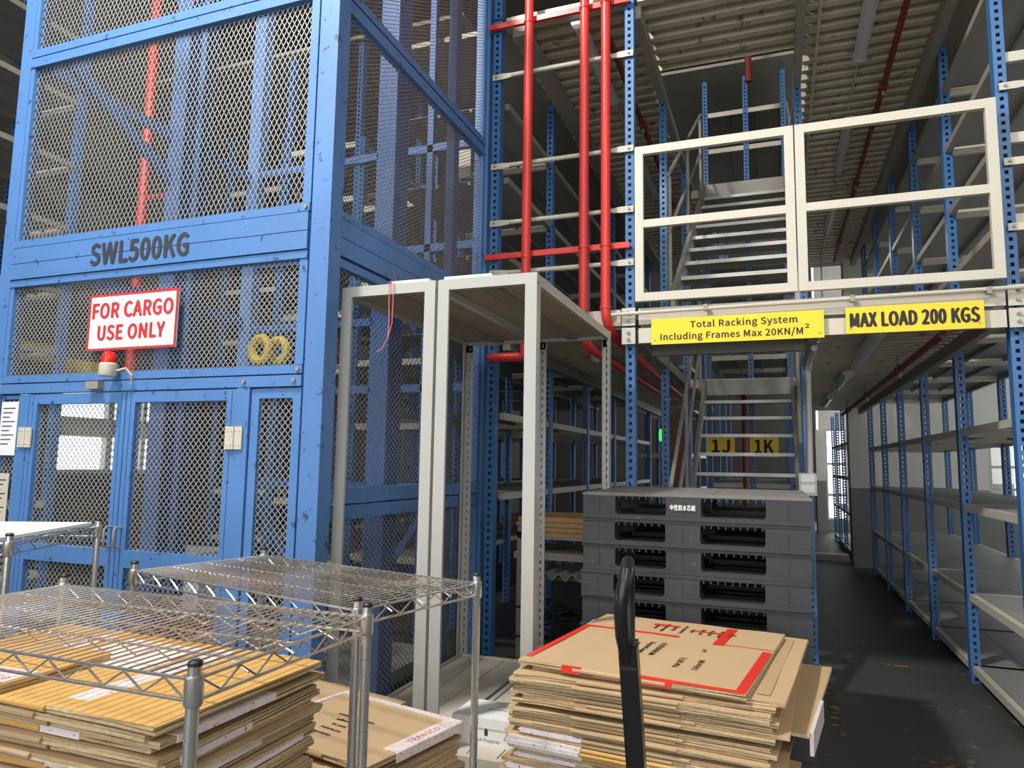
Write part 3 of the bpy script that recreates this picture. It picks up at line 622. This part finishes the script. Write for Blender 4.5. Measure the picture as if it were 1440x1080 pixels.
# ------------------------------------------------------------------ grey open racks
def angle_leg(h, ox, oy, slotted, w=.055, t=.003):
    """L-section, corner at origin, flanges toward +ox (in x) and +oy (in y)"""
    m = MB()
    def flange(P, holes):
        if not holes: return
        pitch, hw, hh = .05, .004, .012; n = int(h/pitch); vs = []; fs = []
        for i in range(n):
            z0, z1 = i*pitch, (i+1)*pitch; a, bb = z0+pitch/2-hh, z0+pitch/2+hh; u = w*.5
            for (u0, u1, w0, w1) in ((0, u-hw, z0, z1), (u+hw, w, z0, z1), (u-hw, u+hw, z0, a), (u-hw, u+hw, bb, z1)):
                k = len(vs); vs += [P(u0, w0), P(u1, w0), P(u1, w1), P(u0, w1)]; fs.append((k, k+1, k+2, k+3))
        m.add(vs, fs)
    if slotted:
        flange(lambda u, z: (ox*u, 0, z), True); flange(lambda u, z: (0, oy*u, z), True)
        m.box(min(0, ox*w), max(0, ox*w), .0, .0005, h-.05, h)
        for u in (w,): m.box(*sorted((ox*(u-.004), ox*u)), *sorted((0, oy*.010)), 0, h); m.box(*sorted((0, ox*.010)), *sorted((oy*(u-.004), oy*u)), 0, h)
    else:
        m.box(*sorted((0, ox*w)), *sorted((0, oy*t)), 0, h); m.box(*sorted((0, ox*t)), *sorted((oy*t, oy*w)), 0, h)
        m.box(*sorted((ox*(w-.004), ox*w)), *sorted((oy*t, oy*.014)), 0, h)
    return m
def grey_rack(label, x0, x1, y0=2.92, y1=4.43, zt=2.345):
    t = thing('open_rack', label, 'rack', ((x0+x1)/2, y0, 0))
    for x, ox in ((x0, 1), (x1, -1)):
        for y, oy in ((y0, 1), (y1, -1)):
            angle_leg(zt-.045, ox, oy, oy < 0).build('leg', GREYP, t, loc=(x, y, 0))
    for z1 in (zt, .255):
        for y in (y0+.001, y1-.031): MB().box(x0+(.004 if z1 < 1 else 0), x1-(.004 if z1 < 1 else 0), y, y+.03, z1-.05, z1).build('end_beam', GREYP if z1 > 1 else BOARDM, t)
        for x in (x0+.004, x1-.029): MB().box(x, x+.025, y0+.031, y1-.031, z1-.05, z1).build('side_beam', GREYP, t)
        ww = (x1-x0-.06)/3; 
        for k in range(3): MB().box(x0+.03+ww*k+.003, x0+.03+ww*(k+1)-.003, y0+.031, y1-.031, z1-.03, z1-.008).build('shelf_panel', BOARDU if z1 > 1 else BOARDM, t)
        if z1 > 1: MB().box((x0+x1)/2-.03, (x0+x1)/2+.03, y0+.031, y1-.031, z1-.045, z1-.031).build('centre_channel', GALV, t)
    return t
grey_rack('tall empty grey open rack standing against the lift cage', -1.985, -1.475)
grey_rack('tall empty grey open rack beside the black pallets', -1.46, -.975)
for x0, x1, y0, lab in ((-1.72, -1.52, 2.94, 'white strip lying on top of the grey rack by the cage'), (-1.44, -1.2, 2.94, 'white strip lying on top of the grey rack by the pallets')):
    o = MB().box(x0, x1, y0, y0+.5, 2.346, 2.362).build('white_strip', WHT); tag(o, lab, 'board')
t = thing('string_loop', 'pink string loop hanging from the grey rack top', 'string', (-1.70, 2.915, 2.345))
for dx in (0, .022):
    pts = [(-1.718+dx, 2.94, 2.365), (-1.716+dx, 2.912, 2.35), (-1.715+dx, 2.912, 2.25), (-1.71+dx*.7, 2.912, 2.15), (-1.715, 2.912, 2.08), (-1.745, 2.912, 2.03), (-1.77, 2.912, 2.015)]
    MB().tube(pts, .0022, 5).build('strand', STRING, t)

# ------------------------------------------------------------------ black plastic pallets
def pallet_meshes():
    W, D, H = 1.035, 1.1, .1235; out = {}
    m = MB(); hole = .03
    # top deck: slats with gaps round an edge rim
    m.box(0, W, 0, .12, H-.016, H); m.box(0, W, D-.12, D, H-.022, H); m.box(0, .12, .12, D-.12, H-.022, H); m.box(W-.12, W, .12, D-.12, H-.022, H); m.box(W/2-.08, W/2+.08, .12, D-.12, H-.022, H)
    for k in range(7):
        y = .17+k*.118
        for a, c in ((.12, W/2-.08), (W/2+.08, W-.12)): m.box(a, c, y, y+.07, H-.02, H-.002)
    # lip
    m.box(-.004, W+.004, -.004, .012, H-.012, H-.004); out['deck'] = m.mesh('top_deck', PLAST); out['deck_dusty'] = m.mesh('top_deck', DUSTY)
    # blocks (front, centre, back) with rounded inner corners
    fw = [(0, .158), (.40, .56), (.845, W)]
    m = MB()
    def arch(x0, x1, y0, y1):
        r = .03; z0, z1 = .026, H-.022
        m.box(x0, x1, y0, y1, .0, z1)
    for y0, y1 in ((0, .14), (D/2-.07, D/2+.07), (D-.14, D)):
        for x0, x1 in fw: arch(x0, x1, y0, y1)
    out['block'] = m
    mm = {}
    for (x0, x1) in fw:
        b = MB(); b.box(x0, x1, 0, .14, .0215, H-.0165)
        r = .014
        for xs, sg in ((x0, -1), (x1, 1)):
            if xs in (0, W): continue
            for zc, up_ in ((H-.0165, -1), (.022, 1)):
                pts = [(xs, zc), (xs+sg*r, zc)]+[(xs+sg*(r-r*math.sin(a)), zc+up_*(r-r*math.cos(a))) for a in [math.pi/2*k/5 for k in range(1, 6)]]
                b.prism(pts, 'xz', .002, .138)
        # moulded ribs on the face
        b.box(x0+(x1-x0)*.5-.002, x0+(x1-x0)*.5+.002, -.003, 0, .012, H-.03)
        mm[(x0, x1)] = b.mesh('block', PLAST)
    out['blocks'] = mm
    s = MB(); s.box(.0, W, -.002, .14, 0, .021); s.box(0, W, D/2-.07, D/2+.07, 0, .021); s.box(0, W, D-.14, D, 0, .021)
    for x0, x1 in fw: s.box(x0+.005, x1-.005, .14, D/2-.07, 0, .021); s.box(x0+.005, x1-.005, D/2+.07, D-.14, 0, .021)
    out['skid'] = s.mesh('base_frame', PLAST)
    rb = MB()
    for a, c in ((.165, .395), (.565, .84)):
        k = a+.01
        while k < c: rb.box(k, k+.006, .0, .02, H-.03, H-.0162); k += .032
    out['rib'] = rb.mesh('rib_row', PLAST)
    return out, fw, W, D, H
PM, FW, PW, PD, PH = pallet_meshes()
NP = 11
names = ['lowest', 'second lowest', 'third lowest', 'fourth lowest', 'fifth lowest', 'middle', 'fifth from the top', 'fourth from the top', 'third from the top', 'second from the top', 'topmost']
for i in range(NP):
    base = Vector((-.9+random.uniform(-.006, .006), 3.45+random.uniform(-.01, .01), i*.1242))
    t = thing('plastic_pallet', 'black plastic pallet, ' + names[i] + ' of the tall stack' + (', with white characters' if i == NP-1 else ''), 'pallet', base, group='stacked black plastic pallets')
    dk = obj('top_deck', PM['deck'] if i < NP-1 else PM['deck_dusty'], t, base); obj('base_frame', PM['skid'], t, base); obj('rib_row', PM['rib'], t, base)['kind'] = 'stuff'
    for k in FW:
        for dy in (0, PD/2-.07, PD-.14): obj('block', PM['blocks'][k], t, base+Vector((0, dy, 0)))
    if i == NP-1: text('中性防水芯組', .035, 'lettering', WHT, t, base+Vector((.478, -.006, .062)), width=.115, height=.026, bold=.0006)

# ------------------------------------------------------------------ cartons, cardboard
def ring(w, d, n=10): pass
def sheet_mesh(w, d, th, mats=(CARD, CARDE, CARD2), fold=(.27, .68), seed=0, bow=.005):
    """flattened carton: two plies, rounded folds at the middle of the long edges, open flap ends elsewhere"""
    rnd = random.Random(seed); m = MB(); nx, ny = 8, 3; ply = th*.42
    def grid(z0, z1, jit):
        xs = [w*(i/nx-.5) for i in range(nx+1)]; ys = [d*(j/ny-.5) for j in range(ny+1)]
        def Z(i, j): return bow*rnd.uniform(-.5, .5) if 0 < i < nx else bow*rnd.uniform(-1, .3)
        zz = [[Z(i, j) for j in range(ny+1)] for i in range(nx+1)]
        vs = []; 
        for layer in (z0, z1):
            for i in range(nx+1):
                for j in range(ny+1): vs.append((xs[i]+jit*rnd.uniform(-1, 1), ys[j]+(jit*rnd.uniform(-1, 1) if j in (0, ny) else 0), layer+zz[i][j]*.5))
        I = lambda l, i, j: l*(nx+1)*(ny+1)+i*(ny+1)+j
        m.cur = 0; m.add(vs, [(I(1, i, j), I(1, i+1, j), I(1, i+1, j+1), I(1, i, j+1)) for i in range(nx) for j in range(ny)])
        k = len(m.v)-len(vs)
        def addf(fs, mi):
            m.f.extend(tuple(k+q for q in f) for f in fs); m.m.extend([mi]*len(fs))
        addf([(I(0, i, j+1), I(0, i+1, j+1), I(0, i+1, j), I(0, i, j)) for i in range(nx) for j in range(ny)], 0)
        addf([(I(0, i, 0), I(0, i+1, 0), I(1, i+1, 0), I(1, i, 0)) for i in range(nx)] + [(I(1, i, ny), I(1, i+1, ny), I(0, i+1, ny), I(0, i, ny)) for i in range(nx)] +
             [(I(1, 0, j), I(1, 0, j+1), I(0, 0, j+1), I(0, 0, j)) for j in range(ny)] + [(I(0, nx, j), I(0, nx, j+1), I(1, nx, j+1), I(1, nx, j)) for j in range(ny)], 1)
    grid(0, ply, .002); grid(th-ply-.0005, th-.0005, .002)
    if fold:
        x0, x1 = w*(fold[0]-.5), w*(fold[1]-.5); n = 5; r = th*.5
        for sg in (-1, 1):
            vs = []
            for x in (x0, x1):
                for k in range(n+1):
                    a = math.pi*k/n; vs.append((x, sg*(d/2+.001+math.sin(a)*r*.9), r-math.cos(a)*r*.98))
            m.cur = 2; m.add(vs, [(k, k+1, n+2+k, n+1+k) if sg > 0 else (n+1+k, n+2+k, k+1, k) for k in range(n)] + [tuple(range(n+1)), tuple(range(2*n+1, n, -1))])
    return m.mesh('flattened_carton', list(mats))
def place_sheet(me, x, y, z, rz, label, group, tilt=0):
    o = obj('flattened_carton', me, None, (x, y, z)); o.rotation_euler = (tilt, 0, rz); tag(o, label, 'cardboard', group); return o
def lbox(o, name, m, x0, x1, y0, y1, z0, z1): return MB().box(x0, x1, y0, y1, z0, z1).build(name, m, o, world=False)
# ---- pile on the hand truck, in front of the pallets
w1, d1, th = .86, .95, .0128
vars1 = [sheet_mesh(w1, d1, th, seed=s) for s in range(3)] + [sheet_mesh(w1, d1, th, (CARD2, CARDE, CARD3), seed=5)]
z = .20; k = 0; lastz = None
cx, cyy, rz0 = -.42, 2.86, math.radians(-4.5)
while z < .775:
    fr_ = (z-.2)/.6
    gold = .53 < z < .565
    me = vars1[3] if gold else vars1[k % 3]
    if z > .655 and lastz is None:
        lastz = z; z += th+.002; continue      # gap left for the sheet that juts out
    big = z > .36
    o = place_sheet(me, cx+random.uniform(-.018, .018)+(.03 if k % 7 == 0 else 0)-(.03 if z < .5 else 0), cyy+random.uniform(-.015, .015), z, rz0+random.uniform(-.02, .02), 'flattened brown carton in the pile before the black pallets' if not gold else 'flattened carton with golden folded edge low in the pile before the black pallets', 'flattened cartons piled before the pallets')
    if not gold and .42 < z < .62 and k % 3 == 1: lbox(o, 'tape', TAPEW, -.49*w1, random.uniform(-.3, -.1)*w1, -d1/2-.004, -d1/2+.012, .0, th+.0008)
    if gold:
        for a, c in ((-.49*w1, -.18*w1), (.22*w1, .40*w1)): lbox(o, 'tape', TAPEW, a, c, -d1/2-.009, -d1/2+.01, .0, th+.001)
    k += 1; z += th+random.uniform(.0, .002)
ztop = z
t2 = sheet_mesh(.84, .92, .012, (CARD, CARDE, CARD), seed=21, bow=.008)
o = place_sheet(t2, cx+.06, cyy+.03, ztop, rz0-.03, 'plain brown carton sheet just under the red-taped one', 'flattened cartons piled before the pallets'); lbox(o, 'paper_strip', CARD2, .33, .37, -.4, .4, .0125, .0132)
t3 = sheet_mesh(.78, .90, .016, (CARD, CARDE, CARD), seed=22, bow=.006)
top = place_sheet(t3, cx-.01, cyy-.0, ztop+.016, rz0-.055, 'flattened brown carton edged with red tape on top of the pile', None)
lbox(top, 'red_tape', TAPER, -.387, -.362, -.40, .17, .0165, .0175); lbox(top, 'red_tape', TAPER, -.385, .02, .16, .185, .0166, .0176)
lbox(top, 'red_tape', TAPER, .355, .387, -.445, .10, .0165, .0175); lbox(top, 'red_tape', TAPER, .0, .385, -.452, -.425, .0165, .0178); lbox(top, 'red_tape', TAPER, .0, .16, -.455, -.45, -.002, .0165)
lbox(top, 'red_tape', TAPER, -.22, -.15, -.456, -.445, -.004, .0178); lbox(top, 'red_tape', TAPER, .165, .205, .12, .42, .0165, .0177); lbox(top, 'red_tape', TAPER, .04, .22, .30, .32, .0166, .0176); lbox(top, 'red_tape', TAPER, -.13, -.02, .33, .36, .0166, .0176)
lbox(top, 'tape_crease', TAPER, .18, .385, .135, .14, .0166, .0174)
def print_block(o, x, y, zz, lines, size, rot, m=BLK, gap=1.35):
    for i, s in enumerate(lines):
        d = Vector((math.sin(rot), -math.cos(rot), 0))*size*gap*i
        text(s, size, 'print', m, o, (x+d.x, y+d.y, zz), rot=(0, 0, rot), ext=.0003, bold=.0005, world=False)
print_block(top, -.11, .30, .0175, PRINT_A, .042, math.pi/2, gap=.92)
print_block(top, -.14, -.06, .0175, PRINT_B, .06, math.pi/2, gap=.8)
print_block(top, .12, -.20, .0175, PRINT_C, .06, math.pi/2, gap=1.1); print_block(top, .16, .0, .0175, ['1 of'], .05, math.pi/2)
# sheet sticking out at the right of the pile
o = place_sheet(sheet_mesh(.80, .86, .012, seed=31), cx+.16, cyy+.10, lastz+.0005, rz0-.06, 'brown carton sheet jutting out beside the aisle from the pile', None)
lbox(o, 'tape', TAPEW, .396, .408, -.40, -.05, -.06, .012)
# ---- hand pallet truck
t = thing('pallet_truck', 'black hand pallet truck whose looped handle stands before the carton pile', 'pallet truck', (-.37, 2.1, 0))
for x in (-.66, -.22): 
    MB().box(x, x+.16, 2.36, 3.38, .08, .135).build('fork', BLACKP, t); MB().tube([(x+.03, 3.28, .04), (x+.13, 3.28, .04)], .04, 14).build('roller', BCAP, t, smooth=True)
MB().box(-.64, -.08, 2.24, 2.36, .06, .42).build('body', BLACKP, t)
MB().tube([(-.46, 2.16, .09), (-.28, 2.16, .09)], .09, 20).build('steer_wheel', BCAP, t, smooth=True)
MB().bar((-.366, 2.16, .12), (-.384, 1.96, 1.02), .05, .034, (0, 1, 0)).build('tiller', BLACKP, t)
HL = [(1.985, .955, 0), (1.955, 1.0, -.006), (1.93, 1.05, -.016), (1.915, 1.12, -.02), (1.912, 1.17, -.014), (1.93, 1.215, -.004), (1.975, 1.235, 0), (2.02, 1.212, 0), (2.03, 1.15, 0), (2.02, 1.07, 0), (1.99, .985, 0)]
pts = [(-.012-.19*y_+dx_, y_, z_) for y_, z_, dx_ in HL]
MB().tube(pts, .019, 12).build('handle_loop', BLACKP, t, smooth=True)
MB().box(-.405, -.362, 1.955, 1.995, .955, 1.03).build('collar', BLACKP, t)
# boards bridging the forks under the cartons
for x in (-.84, -.56, -.28): 
    o = MB().box(x, x+.26, 2.42, 3.32, .136, .165).build('wood_board', PLY); tag(o, 'plywood board on the truck forks under the carton pile', 'board', 'boards on the truck forks')

# ---- white shoe box on the rack shelf
t = thing('shoe_box', 'white printed shoe box on the bottom shelf of the grey rack', 'box', (-1.26, 3.12, .255))
bx0, bx1, by0, by1 = -1.405, -1.09, 3.07, 3.30
MB().box(bx0+.004, bx1-.004, by0+.004, by1-.004, .2475, .36).build('box_body', WHT, t); MB().box(bx0, bx1, by0, by1, .325, .368).build('lid', WHT, t)
text('Hush Puppies', .03, 'lettering', BLK, t, (-1.2, 3.19, .3683), rot=(0, 0, math.pi), ext=.0003, width=.15)
text('Hush Puppies', .025, 'lettering', BLK, t, (-1.24, by0+.0035, .272), ext=.0003, width=.13)
MB().prism([(-1.247, .292), (-1.233, .292), (-1.231, .31), (-1.236, .325), (-1.244, .325), (-1.249, .31)], 'xz', by0+.003, by0+.0038).build('logo_mark', DGREY, t)

# ------------------------------------------------------------------ chrome wire shelving
def chrome_post(h, r=.0127):
    pr = [(r*.8, 0), (r, .005)]; z = .03
    while z < h-.05: pr += [(r, z), (r*.86, z+.0008), (r*.86, z+.0022), (r, z+.003)]; z += .0254
    pr += [(r, h)]
    return MB().lathe(pr, n=12).mesh('post', CHROME, smooth=False)
def wire_shelf(w, d, z, t, pitch=.0262):
    """one shelf centred on the local origin at height z: frame with zigzag edge, cross wires"""
    m = MB(); r = .0036; e = .04; x, y = w/2, d/2
    fr_ = MB()
    for zz in (z, z-.038):
        for p, q in (((-x+.012, -y, zz), (x-.012, -y, zz)), ((-x+.012, y, zz), (x-.012, y, zz)), ((-x, -y+.012, zz), (-x, y-.012, zz)), ((x, -y+.012, zz), (x, y-.012, zz))): fr_.tube([p, q], r, 6)
    sp_ = obj('shelf_frame', fr_.mesh('shelf_frame', CHROME, True), t, (0, 0, 0), world=False)
    zg = MB()
    def zig(a, b):
        a = Vector(a); b = Vector(b); n = max(2, round((b-a).length/.05)); pts = [a.lerp(b, i/n)+Vector((0, 0, -.003 if i % 2 == 0 else -.035)) for i in range(n+1)]
        zg.tube(pts, .0026, 5)
    zig((-x+.02, -y, z), (x-.02, -y, z)); zig((-x+.02, y, z), (x-.02, y, z)); zig((-x, -y+.02, z), (-x, y-.02, z)); zig((x, -y+.02, z), (x, y-.02, z))
    o = obj('zigzag_wire', zg.mesh('zigzag_wire', CHROME, True), sp_, (0, 0, 0), world=False)
    wr = MB(); n = int(w/pitch)
    for i in range(1, n): xx = -x+w*i/n; wr.tube([(xx, -y, z+.003), (xx, y, z+.003)], .002, 5)
    o = obj('deck_wires', wr.mesh('deck_wires', CHROME, True), sp_, (0, 0, 0), world=False); o['kind'] = 'stuff'
    sup = MB()
    for k in (.25, .5, .75):
        yy = -y+d*k; sup.tube([(-x, yy, z-.001), (x, yy, z-.001)], .0028, 5); nn = round(w/.05)
        sup.tube([(-x+w*i/nn, yy, z-.004-(.0 if i % 2 else .02)) for i in range(nn+1)], .0022, 5)
    obj('support_truss', sup.mesh('support_truss', CHROME, True), sp_, (0, 0, 0), world=False)
def wire_rack(label, w, d, h, shelves, loc, rz):
    t = thing('wire_shelving', label, 'wire rack', loc, rz)
    pm_ = chrome_post(h+.025)
    for sx_ in (-1, 1):
        for sy_ in (-1, 1):
            p = obj('post', pm_, t, (sx_*w/2, sy_*d/2, 0), world=False)
            obj('cap', MB().lathe([(.0135, 0), (.0135, .006), (.009, .010)], (0, 0, h+.0255), 12).mesh('cap', BCAP), p, (0, 0, 0), world=False)
            for z in shelves: MB().lathe([(.0155, -.045), (.018, -.04), (.0175, .006), (.0155, .008)], (sx_*w/2, sy_*d/2, z), 12).build('corner_collar', CHROME, t, smooth=True, world=False)
    for z in shelves: wire_shelf(w, d, z, t)
    return t
wire_rack('chrome wire rack nearest the camera, holding a pile of flattened cartons', 1.09, .585, 1.1, [1.1, .53, .15], (-1.545, 1.352, 0), 0)
wire_rack('chrome wire rack with an empty top between the cage and the grey racks', 1.10, .545, 1.1, [1.1, .30], (-1.54, 2.09, 0), math.radians(-13))
wc = wire_rack('chrome wire rack topped with a white board before the lift doors', .95, .63, 1.195, [1.195, .5], (-3.08, 1.845, 0), math.radians(25))
ct, st = math.cos(math.radians(25)), math.sin(math.radians(25))
o = obj('white_board', MB().box(-.475, .44, -.315, .335, 0, .012).mesh('white_board', WHT), None, (-3.08, 1.845, 1.2015)); o.rotation_euler = (0, 0, math.radians(25)); tag(o, 'white board lying on the chrome rack before the lift doors', 'board')
# ---- carton pile on the near wire rack
w2, d2 = .93, .50
v2 = [sheet_mesh(w2, d2, .0135, (CARD2, CARDE, CARD2), seed=40+s) for s in range(3)] + [sheet_mesh(w2, d2, .0135, (CARD3, CARDE, CARD3), seed=50)]
z = .536; k = 0
while z < .985:
    g = k % 5 == 2
    o = place_sheet(v2[3] if g else v2[k % 3], -1.57+random.uniform(-.02, .022), 1.335+random.uniform(-.014, .01), z, random.uniform(-.035, .02), 'flattened brown carton in the pile on the near chrome rack', 'flattened cartons on the near chrome rack')
    if k % 3 == 1: lbox(o, 'tape', TAPEW, w2/2-.03, w2/2+.003, -d2*.42, d2*random.uniform(-.1, .45), -.0005, .0142)
    if k % 4 == 3: lbox(o, 'tape', TAPEW, -w2*.1, w2*.3, -d2/2-.003, -d2/2+.05, -.0003, .0142)
    k += 1; z += .0135+random.uniform(0, .003)
t4 = sheet_mesh(.92, .50, .014, (CARD3, CARDE, CARD3), seed=61, bow=.006)
o = place_sheet(t4, -1.545, 1.33, z, -.03, 'golden flattened carton with white label on top of the near chrome rack pile', None)
lbox(o, 'white_label', WHT, -.14, .14, .0, .20, .0135, .0145); lbox(o, 'tape', TAPEW, -.25, -.18, -.252, .2, .0135, .0143); lbox(o, 'tape', TAPEW, .16, .22, -.2, .22, .0135, .0143)
o = place_sheet(sheet_mesh(.42, .30, .018, (CARD3, CARDE, CARD3), seed=62), -1.75, 1.20, z+.0155, .04, 'golden folded carton flap at the front of the near chrome rack pile', None)
o2 = lbox(o, 'tape', TAPEW, .06, .20, -.153, -.03, .017, .0185); text('TRANSCO', .03, 'print', REDT, o, (.13, -.09, .0187), rot=(0, 0, 0), ext=.0002, width=.11, world=False)
# ---- carton pile on the middle wire rack
v3 = [sheet_mesh(.80, .56, .015, (CARD, CARDE, CARD2), seed=70+s) for s in range(3)]
z = .305; k = 0; rzb = math.radians(-13)
while z < .575:
    place_sheet(v3[k % 3], -1.50+random.uniform(-.02, .02), 2.19+random.uniform(-.015, .015), z, rzb+random.uniform(-.03, .03), 'flattened brown carton in the low pile under the middle chrome rack', 'flattened cartons under the middle chrome rack'); k += 1; z += .0152+random.uniform(0, .0025)
o = place_sheet(sheet_mesh(.72, .50, .015, (CARD, CARDE, CARD2), seed=77), -1.74, 2.33, z, rzb+.02, 'plain flattened carton reaching behind the taped one under the middle chrome rack', None)
o = place_sheet(sheet_mesh(.56, .46, .016, (CARD, CARDE, CARD2), seed=78), -1.36, 2.18, z+.0165, rzb, 'flattened carton edged with white tape under the middle chrome rack', None)
lbox(o, 'tape', TAPEW, -.28, .284, .205, .234, .0155, .017); lbox(o, 'tape', TAPEW, .225, .284, -.10, .205, .0156, .0171); lbox(o, 'tape', TAPEW, .2805, .286, -.10, .234, -.012, .0156); lbox(o, 'tape', TAPEW, -.283, -.262, -.05, .205, .0155, .017)
text('TRANSCO', .03, 'print', REDT, o, (.255, .06, .0174), rot=(0, 0, math.pi/2), ext=.0002, width=.15, world=False)
print_block(o, -.03, -.12, .0168, PRINT_D, .036, math.pi, gap=1.1)

# ------------------------------------------------------------------ stores behind the grey racks
t = thing('steel_shelf', 'low steel shelf with plywood behind the grey racks', 'shelf', (-1.5, 5.0, 0))
for x in (-1.8, -.98):
    for y in (5.0, 5.55): MB().box(x, x+.04, y, y+.04, 0, 1.0).build('leg', GALV, t)
MB().box(-1.82, -.94, 4.99, 5.0, .81, .86).build('front_beam', GALV, t); MB().box(-1.82, -.94, 5.0, 5.6, .84, .86).build('shelf_plate', GALV, t)
MB().box(-1.82, -.94, 5.0, 5.6, .955, .97).build('shelf_plate', GALV, t)
for k in range(4):
    o = MB().box(-1.8+.01*(k % 2), -.96, 5.0-.008*(k % 3), 5.58, .972+.036*k, .972+.036*k+.033).build('plywood_sheet', PLY); tag(o, 'plywood sheet stacked on the low shelf behind the grey racks', 'plywood', 'plywood sheets on the low shelf')
for k in range(7):
    x = -1.75+k*.1; b = MB(); b.prism([(x, .73), (x+.05, .68), (x+.1, .73), (x+.097, .735), (x+.05, .688), (x+.003, .735)], 'xz', 4.9, 5.6); o = b.build('steel_angle', GREYS); tag(o, 'galvanised steel angle bar hanging under the low shelf', 'angle bar', 'steel angle bars under the low shelf')
MB().box(-1.82, -.94, 5.1, 5.14, .655, .678).build('angle_support', GALV, t)
b = MB(); rr = random.Random(3)
for k in range(90):
    p = Vector((rr.uniform(-1.75, -.95), rr.uniform(4.95, 5.5), rr.uniform(.02, .45))); q = p+Vector((rr.uniform(-.3, .3), rr.uniform(-.1, .1), rr.uniform(-.1, .12))); q.z = max(.02, q.z)
    q.x = min(-.93, max(-1.8, q.x)); b.tube([p, (p+q)/2+Vector((0, 0, .03)), q], .008, 5)
o = b.build('netting_heap', NET); tag(o, 'tangled black netting heaped under the low shelf', 'netting'); o['kind'] = 'stuff'

ORD = ['topmost', 'second', 'third', 'fourth', 'fifth', 'sixth', 'seventh', 'eighth', 'ninth', 'tenth', 'eleventh', 'twelfth', 'thirteenth', 'fourteenth', 'fifteenth', 'sixteenth', 'seventeenth', 'eighteenth', 'nineteenth', 'twentieth'] + ['twenty-' + q for q in ('first', 'second', 'third', 'fourth', 'fifth', 'sixth', 'seventh', 'eighth', 'ninth')] + ['thirtieth'] + ['thirty-' + q for q in ('first', 'second', 'third', 'fourth', 'fifth', 'sixth', 'seventh', 'eighth', 'ninth')] + ['fortieth'] + ['forty-' + q for q in ('first', 'second', 'third', 'fourth', 'fifth', 'sixth', 'seventh', 'eighth', 'ninth')]
def order_labels(group, fmt, key):
    os_ = sorted([o for o in bpy.data.objects if o.get('group') == group], key=key)
    for i, o in enumerate(os_): o['label'] = fmt(o, ORD[i])
zkey = lambda o: -o.location.z
order_labels('flattened cartons piled before the pallets', lambda o, n: 'flattened brown carton' + (' with golden folds' if 'golden' in o['label'] else '') + ', ' + n + ' below the red-taped sheet before the black pallets', zkey)
order_labels('flattened cartons on the near chrome rack', lambda o, n: 'flattened brown carton, ' + n + ' under the golden top sheet on the near chrome rack', zkey)
order_labels('flattened cartons under the middle chrome rack', lambda o, n: 'flattened brown carton, ' + n + ' of the low pile under the middle chrome rack', zkey)
order_labels('plywood sheets on the low shelf', lambda o, n: 'plywood sheet, ' + n + ' from the top of the stack behind the grey racks', lambda o: -max(v.co.z for v in o.data.vertices))
order_labels('steel angle bars under the low shelf', lambda o, n: 'galvanised angle bar under the low shelf, ' + ('first' if n == 'topmost' else n) + ' from the lift cage', lambda o: o.data.vertices[0].co.x)
order_labels('boards on the truck forks', lambda o, n: 'plywood board under the carton pile, ' + ('first' if n == 'topmost' else n) + ' from the lift cage', lambda o: o.data.vertices[0].co.x)
# clean helper props
for o in bpy.data.objects:
    if '_w' in o: del o['_w']
